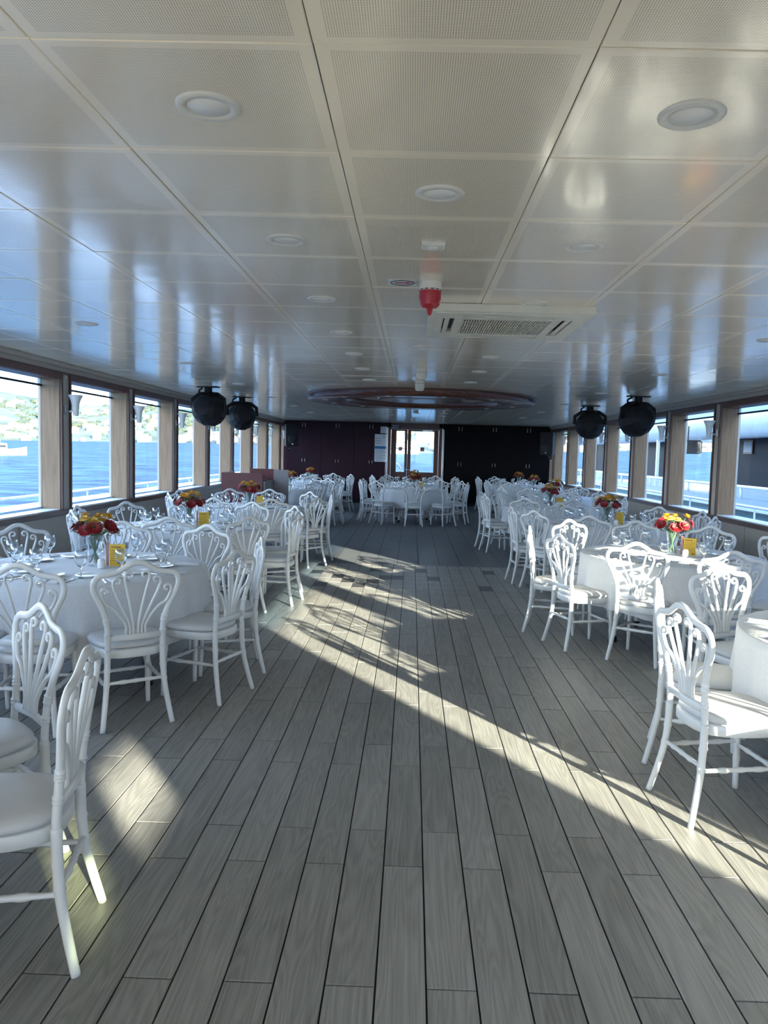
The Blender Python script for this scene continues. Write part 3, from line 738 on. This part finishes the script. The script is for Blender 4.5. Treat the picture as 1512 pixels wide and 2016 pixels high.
def make_cloth(seed,drop=.42):
    rnd=random.Random(seed); bm=bmesh.new(); n=180; zt=.7445
    ph=[rnd.uniform(0,6.28) for _ in range(6)]
    def wav(a): return .5*math.sin(17*a+ph[0])+.3*math.sin(11*a+ph[1])+.35*math.sin(29*a+ph[2])+.2*math.sin(5*a+ph[3])
    levels=[(0,TR-.30,0),(0,TR-.006,0),(-.006,TR+.002,0),(-.05,TR+.006,.05),(-.12,TR+.008,.25),(-.22,TR+.012,.55),(-.32,TR+.016,.85),(-drop,TR+.02,1.0)]
    c=bm.verts.new((0,0,zt)); rings=[]
    for dz,rad,k in levels:
        R_=[]
        for i in range(n):
            a=2*PI*i/n; w=wav(a)
            rr_=rad+k*.026*w; z=zt+dz
            if k==1.0: z+=.02*math.sin(4*a+ph[4])
            R_.append(bm.verts.new((rr_*math.cos(a),rr_*math.sin(a),z)))
        rings.append(R_)
    for i in range(n): bm.faces.new((c,rings[0][i],rings[0][(i+1)%n]))
    for A,B in zip(rings,rings[1:]):
        for i in range(n): bm.faces.new((A[i],B[i],B[(i+1)%n],A[(i+1)%n]))
    return link('tablecloth',bm,M_cloth,None,True)
cloths=[make_cloth(s) for s in range(3)]
# ------------------------------------------------------------ tableware
def make_glass():
    bm=bmesh.new()
    lathe(bm,[(0,0),(.033,0),(.0335,.0015),(.012,.005),(.0045,.010),(.004,.055),(.006,.065),(.020,.076),(.034,.098),(.038,.122),(.036,.148),(.0325,.168),(.0315,.168),(.035,.147),(.0365,.122),(.0325,.099),(.018,.078),(0,.070)],20)
    o=link('wine_glass',bm,M_glass,None,True); return o
wg=make_glass()
wg.data.materials[0]=M_thin; wg.data.materials.append(M_glass)
for p_ in wg.data.polygons:
    if p_.center.z<.118: p_.material_index=1
def make_plate():
    bm=bmesh.new(); lathe(bm,[(0,.0),(.055,.0),(.06,.004),(.088,.014),(.089,.016),(.084,.0155),(.058,.007),(0,.006)],36); return link('side_plate',bm,M_cer,None,True)
pl=make_plate()
def flatpoly(bm,pts,z0,z1):
    a=[bm.verts.new((x,y,z0)) for x,y in pts]; b=[bm.verts.new((x,y,z1)) for x,y in pts]; n=len(pts)
    bm.faces.new(a[::-1]); bm.faces.new(b)
    for i in range(n): bm.faces.new((a[i],a[(i+1)%n],b[(i+1)%n],b[i]))
def make_knife():
    bm=bmesh.new(); flatpoly(bm,[(-.004,-.10),(.004,-.10),(.006,-.02),(.009,.0),(.009,.07),(.003,.10),(-.003,.09),(-.004,0),(-.005,-.02)],0,.003); return link('table_knife',bm,M_steel)
def make_fork():
    bm=bmesh.new(); flatpoly(bm,[(-.005,-.10),(.005,-.10),(.0035,.02),(.010,.04),(.011,.055),(-.011,.055),(-.010,.04),(-.0035,.02)],0,.0025)
    for x in(-.0095,-.0035,.0025,.0085): box(bm,x-.0012,x+.0018,.055,.098,0,.0025)
    return link('table_fork',bm,M_steel)
kn,fk=make_knife(),make_fork()
def make_napkin():
    bm=bmesh.new(); vs=[]
    flatpoly(bm,[(-.035,-.085),(.035,-.085),(.033,.085),(-.033,.085)],0,.004); flatpoly(bm,[(-.033,-.083),(.030,-.082),(.031,.080),(-.031,.083)],.0042,.009)
    return link('folded_napkin',bm,M_cloth)
nk=make_napkin()
def make_vase():
    bm=bmesh.new(); lathe(bm,[(0,0),(.042,0),(.045,.004),(.040,.02),(.042,.09),(.050,.15),(.062,.205),(.064,.212),(.061,.212),(.047,.15),(.0385,.09),(.036,.02),(0,.014)],28); return link('glass_vase',bm,M_glass,None,True)
vs_=make_vase()
vs_.data.materials[0]=M_thin
def make_bouquet(seed,nred,nyel):
    rnd=random.Random(seed); r=empty('flower_bouquet')
    bm=bmesh.new()
    heads=[]
    def place(t,i,n):
        a=2*PI*i/n+rnd.uniform(-.2,.2)+(0 if t=='r' else .5)
        if t=='r': rad,z=rnd.uniform(.088,.112),rnd.uniform(.235,.285)
        else: rad,z=rnd.uniform(.02,.082),rnd.uniform(.285,.345)
        return Vector((rad*math.cos(a),rad*math.sin(a),z))
    hs=[('r',place('r',i,nred)) for i in range(nred)]+[('y',place('y',i,nyel)) for i in range(nyel)]
    for i in range(18):
        a=rnd.uniform(0,6.28); h=rnd.choice(hs)[1]
        b=Vector((.026*math.cos(a+PI),.026*math.sin(a+PI),.02)); m=Vector((.02*math.cos(a),.02*math.sin(a),.16))
        sweep(bm,spline([b,m,Vector((h.x*.45,h.y*.45,.22)),h*.96],3),.0032,5)
    link('stems',bm,M_stem,r,True)
    bm=bmesh.new()
    for i in range(60):
        a=rnd.uniform(0,6.28); rad=rnd.uniform(.03,.125); z=rnd.uniform(.205,.30); l=rnd.uniform(.03,.06); w=l*.28
        d=Vector((math.cos(a),math.sin(a),rnd.uniform(-.5,.6))).normalized(); sdv=d.cross(Vector((0,0,1))).normalized()
        c=Vector((rad*math.cos(a),rad*math.sin(a),z))*1
        p=[c-d*l*.5,c+sdv*w,c+d*l*.5,c-sdv*w]; up=d.cross(sdv)*.004
        v=[bm.verts.new(q) for q in p]; v2=bm.verts.new(c+up); 
        for k in range(4): bm.faces.new((v[k],v[(k+1)%4],v2))
    tag(link('foliage',bm,M_green,r),kind='stuff')
    def head(c,t,R_):
        bm=bmesh.new()
        nrm=Vector((c.x*1.0,c.y*1.0,.05 if t=='r' else .13)).normalized(); q=Vector((0,0,1)).rotation_difference(nrm)
        lay=[(R_,16,.10,0),(R_*.72,14,.35,.006)] if t=='r' else [(R_,9,.30,0),(R_*.8,8,.8,.006),(R_*.5,6,1.3,.010)]
        for rad,n,el,z0 in lay:
            for k in range(n):
                a=2*PI*k/n+rnd.uniform(-.08,.08)+z0*50; w=rad*(math.sin(PI/n)*1.15 if t=='r' else .42)
                er=Vector((math.cos(a)*math.cos(el),math.sin(a)*math.cos(el),math.sin(el))); et=Vector((-math.sin(a),math.cos(a),0)); b0=Vector((0,0,z0))
                p=[b0+er*rad*.12-et*w*.3,b0+er*rad*.12+et*w*.3,b0+er*rad*.7+et*w,b0+er*rad,b0+er*rad*.7-et*w]
                mid=b0+er*rad*.6+Vector((0,0,-.003))
                v=[bm.verts.new(q@x+c) for x in p]; mv=bm.verts.new(q@mid+c)
                for i in range(5): bm.faces.new((v[i],v[(i+1)%5],mv))
        o=link('gerbera' if t=='r' else 'yellow_rose',bm,M_redp if t=='r' else rnd.choice([M_yelp,M_yelp,M_paley]),r)
        if t=='r':
            bm=bmesh.new(); lathe(bm,[(0,.004),(.008,.007),(.011,.003),(.010,0)],10)
            bmesh.ops.transform(bm,matrix=q.to_matrix().to_4x4(),verts=bm.verts[:]); bmesh.ops.translate(bm,verts=bm.verts[:],vec=c+nrm*.004); link('flower_heart',bm,M_core,o,True)
    for t,c in hs: head(c,t,.047 if t=='r' else .036)
    return r
bq=[make_bouquet(3,7,9),make_bouquet(11,8,8)]
def make_shaker():
    r=empty('salt_shaker'); bm=bmesh.new(); lathe(bm,[(0,0),(.024,0),(.026,.004),(.025,.045),(.021,.058),(.012,.064),(0,.065)],20); link('body',bm,M_cer,r,True)
    bm=bmesh.new(); 
    for k in range(5): lathe(bm,[(0,.0655),(.0015,.0655)],6,(.007*math.cos(k*1.256),.007*math.sin(k*1.256),0))
    link('holes',bm,M_black,r); return r
sh=make_shaker()
def make_menu():
    r=empty('menu_card')
    bm=bmesh.new(); box(bm,-.052,.052,-.002,.002,0,.150); link('card',bm,M_card,r)
    bm=bmesh.new()
    box(bm,-.042,.022,-.0028,-.0021,.128,.134)
    for k in range(6): box(bm,-.045,.040-.012*(k%3),-.0028,-.0021,.108-k*.014,.1105-k*.014)
    box(bm,.020,.040,-.0028,-.0021,.012,.022); link('printed_lines',bm,M_ink,r)
    bm=bmesh.new(); box(bm,-.075,-.058,-.004,.004,0,.165); link('side_post',bm,M_pink,r)
    bm=bmesh.new(); box(bm,.045,.070,.010,.013,.120,.165); link('clip_tag',bm,M_greyp,r)
    bm=bmesh.new(); box(bm,-.08,.055,-.02,.03,-.0,.003); link('base',bm,M_frost,r)
    return r
mn=make_menu()
# ------------------------------------------------------------ lay the room out
tabs={ # name: (centre, [(angle,crest radius)], description, detail)
'T0':((-2.15,2.1),[(10,1.17),(50,1.09),(88,1.15),(-28,1.15)],'left table beside the camera',1),
'T1':((-2.16,5.09),[(-85,1.18),(-55,1.17),(-20,1.15),(15,1.14),(65,1.2),(101,1.19),(140,1.16),(175,1.15),(210,1.15),(243,1.16)],'first left table',2),
'T2':((-2.3,7.85),[(-83,1.12),(-45,1.12),(-6,1.16),(33,1.2),(70,1.22),(106,1.15),(146,1.08),(186,1.13),(214,1.14),(246,1.15)],'second left table',2),
'T3':((-2.3,10.8),[(-98,1.25),(-65,1.25),(-30,1.22),(10,1.17),(47,1.1),(86,1.15),(118,1.1),(166,1.13),(206,1.12),(234,1.15)],'third left table',2),
'T4':((-2.62,16.5),[(-92,1.2),(-56,1.2),(-20,1.17),(16,1.15),(52,1.15),(88,1.15),(124,1.15),(160,1.1),(232,1.15)],'fourth left table',0),
'T5':((-2.7,20.3),[(-80,1.18),(-44,1.15),(-8,1.15),(28,1.17),(64,1.15),(100,1.15),(136,1.15),(208,1.12),(244,1.15)],'last left table',0),
'R0':((2.4,3.6),[(192,1.21),(158,1.16),(114,1.2),(80,1.15),(44,1.15),(8,1.15),(228,1.2),(-100,1.15)],'nearest right table',2),
'R1':((2.27,6.6),[(199,1.1),(166,1.22),(120,1.3),(88,1.2),(52,1.05),(18,1.15),(-12,1.15),(-50,1.15),(-89,1.22),(-123,1.0)],'second right table',2),
'R2':((2.45,9.5),[(-113,1.3),(-80,1.25),(-40,1.3),(3,1.2),(40,1.15),(75,1.15),(110,1.15),(146,1.15),(184,1.2),(211,1.18)],'third right table',1),
'R3':((2.3,12.6),[(-117,1.3),(-84,1.2),(-45,1.2),(-6,1.2),(30,1.15),(64,1.15),(96,1.15),(128,1.15),(157,1.2),(192,1.12)],'fourth right table',0),
'R4':((2.98,15.75),[(-90,1.15),(-54,1.15),(54,1.15),(90,1.15),(126,1.15),(160,1.2),(196,1.2),(232,1.15)],'fifth right table',0),
'R5':((3.0,18.75),[(-90,1.15),(54,1.15),(90,1.15),(124,1.15),(160,1.2),(196,1.2),(232,1.15)],'sixth right table',0),
'R6':((3.02,21.5),[(-90,1.1),(120,1.15),(160,1.2),(196,1.2),(232,1.15)],'last right table',0),
'C1':((.06,17.5),[(-90,1.3),(-52,1.27),(-14,1.25),(22,1.22),(58,1.2),(94,1.2),(130,1.2),(162,1.25),(194,1.25),(230,1.27)],'front centre table',1),
'C2':((.08,20.55),[(-70,1.2),(-18,1.2),(22,1.2),(58,1.15),(94,1.2),(130,1.2),(166,1.2),(202,1.2)],'rear centre table',0)}
pos10=['near side','near right','right side, nearer','right side, farther','far right','far side','far left','left side, farther','left side, nearer','near left']
def posnames(angs):
    # order around the table starting at the near side, going towards the right
    ideal=[-90+36*i for i in range(10)]
    out={}; used=set()
    for a in sorted(angs,key=lambda a:min(abs((a-t+180)%360-180) for t in ideal)):
        best=min((i for i in range(10) if i not in used),key=lambda i:abs((a-ideal[i]+180)%360-180))
        used.add(best); out[a]=pos10[best]
    return out
ci=0; gi=0
for ti,(k,(C,ch,desc,det)) in enumerate(tabs.items()):
    nmz=posnames([a for a,_ in ch])
    inst(table,(C[0],C[1],0),ti*.37,'round banquet table under white cloth, the '+desc,'table','round banquet tables')
    c0=cloths[ti%3]
    if ti<3: o=c0
    else: o=c0.copy(); COL.objects.link(o)
    o.location=(C[0],C[1],0); o.rotation_euler=(0,0,ti*1.7); tag(o,'white tablecloth draped over the '+desc,'tablecloth','white round tablecloths')
    for a,rc in ch:
        t=math.radians(a); rd=rc-.245
        inst(chair,(C[0]+rd*math.cos(t),C[1]+rd*math.sin(t),0),t+PI/2+random.uniform(-.05,.05),'white scroll-back chair at the %s of the %s'%(nmz[a],desc),'chair','white scroll-back banquet chairs')
    # full set of ten places
    angs=sorted([a for a,_ in ch])
    off=angs[0]; places=[off+36*i for i in range(10)] if len(ch)<10 else angs
    pn=posnames(places); Z=.7455
    for j,a in enumerate(places):
        t=math.radians(a); u=Vector((math.cos(t),math.sin(t),0)); v=Vector((-math.sin(t),math.cos(t),0)); P=Vector((C[0],C[1],Z))
        rz=t+PI/2
        def put(pr,rad,side,name,cat,grp,rot=0,z=0):
            q=P+u*rad+v*side
            if pr.name in _first: o=pr.copy(); COL.objects.link(o)
            else: _first[pr.name]=1; o=pr
            o.location=(q.x,q.y,Z+z); o.rotation_euler=(0,0,rz+rot)
            tag(o,'%s at the %s place of the %s'%(name,pn[a],desc),cat,grp)
        put(wg,.47+random.uniform(-.03,.03),.09+random.uniform(-.03,.03),'clear stemmed glass','glass','stemmed glasses on the tables')
        if det>=0 and k not in('T0','R6','T5','C2'): put(pl,.44+random.uniform(-.02,.02),-.10,'white side plate','plate','white side plates')
        if det>=1:
            put(nk,.63,.0,'folded white napkin','napkin','folded napkins',random.uniform(-.1,.1))
            put(kn,.63,.062,'steel knife','knife','steel knives',random.uniform(-.08,.08),.0005)
            put(fk,.63,-.062,'steel fork','fork','steel forks',random.uniform(-.08,.08),.0005)
    if k!='T0':
        vo=Vector((0,0,0)) if k not in('T1',) else Vector((.02,.02,0))
        V=Vector((C[0],C[1],Z+.0005))+vo
        if vs_.name in _first: o=vs_.copy(); COL.objects.link(o)
        else: _first[vs_.name]=1; o=vs_
        o.location=V; tag(o,'clear flared glass vase in the middle of the '+desc,'vase','glass vases with flowers')
        b=bq[ti%2]; bo=inst(b,V+Vector((0,0,.0)),ti*2.1,'bouquet of red gerberas and yellow roses on the '+desc,'flowers','red and yellow bouquets'); bo.scale=(1.25,1.25,1.0)
        inst(sh,V+Vector((.085,-.10,0)),0,'small white salt shaker beside the vase of the '+desc,'shaker','white salt shakers')
        if k in('T1','T2','T3','R1','R2','R3','C1'):
            inst(mn,V+Vector((.155,.00,0)),{'T1':.12,'R1':-.5}.get(k,.2*(ti%3)-.1),'yellow printed menu card standing by the vase of the '+desc,'menu','yellow menu cards')
bm=bmesh.new(); lathe(bm,[(0,0),(.025,0),(.031,.075),(.0302,.075),(.0242,.002),(0,.002)],20)
cup=link('plastic_cup',bm,M_frost,None,True); cup.location=(2.47,6.5,.7465); tag(cup,'translucent plastic cup right of the bouquet on second right table','cup')

# ------------------------------------------------------------ outside: own side decks and rails
for side,s,xi in(('left',-1,XL),('right',1,XR)):
    a,b=sorted((xi+s*DEP,xi+s*1.45))
    o=boxo('side_deck',a,b,YB,YF+2.4,-.12,-.02,M_deck); o['kind']='structure'; o.name='trim_3' if side=='left' else 'trim_4'
    r=empty('deck_rail',(xi+s*1.35,0,0)); tag(r,'pale tubular deck rail outside the %s windows'%side,'rail')
    H=.83 if side=='left' else .84
    for z in((H,.42) if side=='left' else (H,.42)):
        bm=bmesh.new(); sweep(bm,[(0,YB,z),(0,YF+2.4,z)],.022 if z>.5 else .014,8); link('rail_bar',bm,M_shipw if s>0 else M_chrome,r,True)
    y=.9
    while y<YF+2:
        bm=bmesh.new(); sweep(bm,[(0,y,-.02),(0,y,H)],.016,8); link('post',bm,M_shipw if s>0 else M_chrome,r,True); y+=1.42
o=boxo('fore_deck',XL-1.4,XR+1.4,YF+.6,YF+3.2,-.12,-.02,M_deck); o['kind']='structure'; o.name='trim_5'
r=empty('bow_rail',(0,YF+2.9,0)); tag(r,'pale deck rail beyond the glazed end door','rail')
for z in(.45,.88):
    bm=bmesh.new(); sweep(bm,[(-4.5,0,z),(-.9,0,z)] if z<.5 else [(-4.5,0,z),(4.6,0,z)],.02,8); link('rail_bar',bm,M_chrome,r,True)
for x in(-4.4,-2.9,-1.5,-.15,1.2,2.6,4.4):
    bm=bmesh.new(); sweep(bm,[(x,0,-.02),(x,0,.88)],.016,8); link('post',bm,M_chrome,r,True)
bm=bmesh.new(); sweep(bm,spline([(-.62,-.8,-.02),(-.62,-.8,1.05),(-.55,-.8,1.2),(-.42,-.8,1.14),(-.38,-.8,.9),(-.38,-.8,-.02)],6),.02,8); link('ladder_hoop',bm,M_chrome,r,True)

# ------------------------------------------------------------ sea frame (slightly tilted against the deck)
d1,d2=ray(70,862),ray(1364,878)
nz=d2.cross(d1).normalized()
if nz.z<0: nz=-nz
ey=(Vector((0,1,0))-nz*nz.y).normalized(); ex_=ey.cross(nz).normalized()
SR=Matrix((ex_,ey,nz)).transposed(); SL=-4.4
def sea(x,y,z=0): return SR@Vector((x,y,z))+Vector((0,0,SL))
def seap(px,D,z=0):
    d=ray(px,870); d=d-nz*d.dot(nz); d.normalize()
    p=Vector((0,0,CAMZ))+d*D; p=p-nz*((p-Vector((0,0,SL))).dot(nz)); return p+nz*z
bm=bmesh.new(); R_=7000
v=[bm.verts.new(sea(a,b)) for a,b in((-R_,-R_),(R_,-R_),(R_,R_),(-R_,R_))]; bm.faces.new(v)
tag(link('sea',bm,M_sea),'blue rippled sea seen through the windows','sea',kind='stuff')
# hills: px,ridge height in px, distance of the waterline
def hill(name,prof,depth,label):
    bm=bmesh.new(); rows=[]; nx=len(prof)
    rnd=random.Random(5)
    for j in range(9):
        t=j/8
        row=[]
        for px,hp,D in prof:
            H_=hp/1500*(D+depth*t)*1.0*min(1,t**.8)
            if 0<j<8: H_*=rnd.uniform(.85,1.1)
            row.append(bm.verts.new(seap(px,D+depth*t,H_-(0 if j else 1))))
        rows.append(row)
    row=[bm.verts.new(seap(px,D+depth*1.3,-5)) for px,hp,D in prof]; rows.append(row)
    for A,B in zip(rows,rows[1:]):
        for i in range(nx-1): bm.faces.new((A[i],A[i+1],B[i+1],B[i]))
    return tag(link(name,bm,M_hill,None,True),label,'hill')
profL=[(-900,95,1500),(-500,92,1500),(-200,84,1600),(-60,84,1700),(0,83,1750),(70,74,1750),(110,68,1700),(150,62,1700),(215,64,1700),(260,62,1650),(300,66,1600),(340,62,1600),(390,60,1500),(430,52,1400),(470,50,1300),(510,52,1100),(550,54,900),(600,56,700)]
profC=[(600,56,700),(640,58,600),(700,56,480),(760,58,420),(800,48,420),(830,52,420),(870,56,430),(920,55,470),(1000,52,520),(1080,48,560),(1130,44,600),(1160,44,640)]
profR=[(1160,44,640),(1200,42,700),(1240,44,900),(1290,48,1000),(1340,52,1100),(1400,56,1200),(1500,60,1300),(1700,66,1400),(2000,70,1400)]
hill('wooded_hill',profL,900,'hazy green wooded hillside across the water through left windows')
hill('shore_hill',profC,350,'pale built-up shore hill seen through the glazed end door')
hill('far_hill',profR,700,'distant built-up hill seen through the right windows')
def make_house(kind,wm,rm):
    r=empty('house'); bm=bmesh.new(); box(bm,-.5,.5,-.4,.4,-.25,.62); link('walls',bm,wm,r)
    bm=bmesh.new()
    if kind:
        v=[bm.verts.new(p) for p in((-.55,-.45,.6),(.55,-.45,.6),(.55,.45,.6),(-.55,.45,.6),(-.25,0,.86),(.25,0,.86))]
        for f in((0,1,5,4),(1,2,5),(2,3,4,5),(3,0,4),(3,2,1,0)): bm.faces.new([v[i] for i in f])
    else: box(bm,-.53,.53,-.43,.43,.6,.68); box(bm,-.2,.1,-.1,.2,.68,.78)
    link('roof',bm,rm,r)
    bm=bmesh.new()
    for z in(.02,.34):
        for x in(-.36,-.12,.12,.36): box(bm,x-.05,x+.05,-.412,-.398,z,z+.15)
    link('windows',bm,M_hwin,r); return r
hp=[make_house(1,M_wal1,M_roof),make_house(0,M_wal2,M_roofg),make_house(1,M_wal2,M_roof),make_house(0,M_wal3,M_roofg),make_house(1,M_wal1,M_roofg)]
rnd=random.Random(21)
def interp(prof,px):
    for a,b in zip(prof,prof[1:]):
        if a[0]<=px<=b[0]:
            t=(px-a[0])/(b[0]-a[0]); return a[1]+(b[1]-a[1])*t,a[2]+(b[2]-a[2])*t
    return prof[-1][1:]
hn=0
def houses(prof,x0,x1,n,depth,where,szp,tmax=.8):
    for i in range(n):
        px=x0+(x1-x0)*(i+rnd.random())/n; hpx,D=interp(prof,px)
        t=rnd.random()**1.6*tmax; DD=D+depth*t
        H_=hpx/1500*DD*(t**.8)*.97 if t>0 else 0
        p=seap(px,DD,H_); sz=rnd.uniform(*szp)*DD/1500
        pr=hp[rnd.choice((0,1,1,2,2,4,4,0,3) if rnd.random()<.5 else (1,2,4,0))]
        col={0:'cream walls and clay roof',1:'white walls and flat roof',2:'white walls and clay roof',3:'salmon walls and flat roof',4:'cream walls and grey roof'}[hp.index(pr)]
        fr_=(px-x0)/(x1-x0); hz=('at the waterline','low on','halfway up','high on')[0 if t<.05 else 1 if t<.25 else 2 if t<.5 else 3]
        d=ray(px,850); wl=''
        if where[0]=='h' and abs(d.x)>0:
            yy=abs((XL if d.x<0 else XR)/d.x)*d.y; q=sum(1 for e_ in near_edges if e_>2 and e_+1.74>7.6 and e_<yy)
            wl='through %s %s window'%(ordw[max(0,min(11,q-1))],'left' if d.x<0 else 'right')
        else: wl='%s of the door view'%('far left','left','middle','right','far right')[min(4,int(fr_*5))]
        o=inst(pr,p,0,'house, %s, %s hill, %s'%(col.replace(' walls and ',' walls, '),hz.replace(' waterline',' waterline of'),wl),'house','distant houses on the '+where)
        d=(p-Vector((0,0,CAMZ))); o.rotation_euler=(0,0,math.atan2(-d.x,d.y)+rnd.uniform(-.5,.5)); o.scale=(sz*rnd.uniform(.8,1.4),sz,sz*rnd.uniform(.8,1.3))
houses(profL,-40,560,110,900,'hillside across the water',(9,17))
houses(profC,620,1150,60,350,'shore beyond the end door',(12,24))
houses(profR,1160,1560,50,700,'hill behind the right windows',(9,18))
def trees(prof,x0,x1,n,depth,label,sz):
    bm=bmesh.new(); rn=random.Random(4)
    for i in range(n):
        px=rn.uniform(x0,x1); hpx,D=interp(prof,px); t=rn.random()**.8; DD=D+depth*t
        p=seap(px,DD,hpx/1500*DD*(t**.8)*.98); s=rn.uniform(.5,1.2)*sz*DD/1500
        bmesh.ops.create_icosphere(bm,subdivisions=1,radius=s,matrix=Matrix.Translation(p)@Matrix.Diagonal((1.3,1.3,.8,1)))
    return tag(link('shore_trees',bm,M_tree),label,'trees',kind='stuff')
trees(profL,-60,600,420,900,'dark green woods on the hillside beyond the left windows',7)
trees(profC,600,1160,120,350,'scattered trees on the shore beyond the end door',8)
trees(profR,1160,1600,120,700,'scattered trees on the hill behind the right windows',7)
# boats
def boat(p,L_,rz,label):
    r=empty('motor_boat',p,rz); tag(r,label,'boat')
    bm=bmesh.new(); secs=[(-.5,.13,.10),(-.2,.16,.11),(.15,.14,.12),(.38,.07,.15),(.5,.005,.18)]; rows=[]
    for x,w,h in secs: rows.append([bm.verts.new((x*L_,y*L_,z*L_)) for y,z in((-w,h),(-w*.7,-.02),(w*.7,-.02),(w,h))])
    for A,B in zip(rows,rows[1:]):
        for k in range(4): bm.faces.new((A[k],A[(k+1)%4],B[(k+1)%4],B[k]))
    bm.faces.new(rows[0]); link('hull',bm,M_shipw,r)
    boxo('cabin',-.32*L_,.12*L_,-.10*L_,.10*L_,.11*L_,.24*L_,M_shipw,r,.01*L_); boxo('upper_deck',-.28*L_,.0,-.08*L_,.08*L_,.25*L_,.33*L_,M_shipw,r,.01*L_)
    boxo('window_band',-.30*L_,.10*L_,-.103*L_,.103*L_,.16*L_,.20*L_,M_shipg,r)
    bm=bmesh.new(); sweep(bm,[(-.15*L_,0,.33*L_),(-.15*L_,0,.5*L_)],.006*L_,6); link('mast',bm,M_shipw,r)
boat(seap(-2,290,0),17,math.radians(40),'white motor boat on the sea at the extreme left')
boat(seap(1386,900,0),26,math.radians(20),'small distant white boat seen through the right windows')
boat(seap(795,400,0),16,math.radians(10),'white boat moored off the shore beyond the end door')

# ------------------------------------------------------------ ship moored alongside on the right
r=empty('moored_ship',(7.0,0,0)); tag(r,'white and teal ship moored alongside beyond the right windows','ship')
Y0,Y1=-1.0,34
bm=bmesh.new(); box(bm,0,7,Y0,Y1,SL-1,.56); link('hull',bm,M_teal,r)
bm=bmesh.new(); box(bm,-.08,0,Y0,Y1,.555,.60); box(bm,-.05,.02,Y0,Y1,.05,.09); link('rubbing_strake',bm,M_shipw,r)
boxo('main_deck',0.02,7,Y0,Y1,.562,.63,M_shipw2,r); boxo('bulwark',.05,.17,Y0,Y1,.63,.78,M_shipw2,r)
bm=bmesh.new(); sweep(bm,[(.06,Y0,1.03),(.06,Y1,1.03)],.035,8); link('rail_bar',bm,M_shipw,r,True)
y=Y0+.4
while y<Y1:
    bm=bmesh.new(); sweep(bm,[(.06,y,.75),(.06,y,1.03)],.03,6); link('post',bm,M_shipw,r,True); y+=1.55
# cabin block aft with big dark windows, open middle, cabin forward
def cab(y0,y1,n):
    b=boxo('cabin_wall',.9,5.8,y0,y1,.632,.95,M_shipw2,r)
    boxo('cabin_interior',1.5,5.2,y0+.1,y1-.1,.5,2.3,M_shipc,b)
    w=(y1-y0)/n
    for i in range(n):
        boxo('ship_window',.94,.97,y0+i*w+.08,y0+(i+1)*w-.08,.95,2.32,M_shipg,b)
    for i in range(n+1):
        boxo('mullion',.9,1.0,y0+i*w-.08 if i else y0,min(y0+i*w+.08,y1),.95,2.34,M_shipw,b)
cab(Y0+.1,19.0,6)
for y0,y1 in((24.0,27.4),(30.6,33.4)):
    boxo('screen_pane',.96,.98,y0+.2,y1-.2,1.02,2.2,M_shipg,r)
    bm=bmesh.new()
    for q in((y0,y0+.2,.632,2.33),(y1-.2,y1,.632,2.33),(y0+.2,y1-.2,.632,1.02),(y0+.2,y1-.2,2.2,2.33)): box(bm,.92,1.02,*q)
    link('screen_frame',bm,M_shipw2,r)
bm=bmesh.new()
sweep(bm,[(.35,Y0,2.50),(.35,Y1,2.50)],(.20,.42),16,up=(0,0,1)); link('roof_edge',bm,M_shipw2,r,True)
boxo('roof',.3,6.2,Y0,Y1,2.34,2.66,M_shipw2,r)
boxo('upper_house',.8,6.0,Y0+.0,Y1-6,2.66,5.6,M_shipw,r)
for y in(20.6,22.8,28.6):
    boxo('stanchion',.25,.33,y,y+.08,.5,2.4,M_shipw,r)
boxo('added_aft_house',.05,5,-5.55,Y0-.01,.6,2.58,M_shipw2,r); boxo('added_aft_hull',0,7,-9.0 if 0 else -5.6,Y0-.01,SL-1,.59,M_teal,r)  # unseen aft part, added to block low sun from the right-hand floor
# mirror on an arm and a framed picture behind the ship's glass
rm=empty('ship_mirror',(6.95,19.45,1.90)); rm.scale=(1.2,1.2,1.3); tag(rm,'black framed rectangular mirror hanging outside the right windows','mirror')
bm=bmesh.new(); pts=[(-.02,-.0,-.12),(.26,0,-.12),(.29,0,-.09),(.29,0,.09),(.26,0,.12),(-.02,0,.12)]; sweep(bm,pts,.014,8); link('frame',bm,M_black,rm,True)
bm=bmesh.new(); box(bm,-.02,.275,.0,.01,-.11,.11); link('mirror_face',bm,M_steel,rm)
bm=bmesh.new(); sweep(bm,[(0,0,.10),(0,0,.40)],.012,6); link('arm',bm,M_black,rm)
rp=empty('framed_picture',(7.92,18.2,1.91),0); tag(rp,'small framed picture in the moored ship behind the right window','picture')
boxo('frame',-.01,.01,-.24,.24,-.16,.16,M_sill,rp); boxo('picture',-.014,-.0105,-.20,.20,-.12,.12,M_greyi,rp)
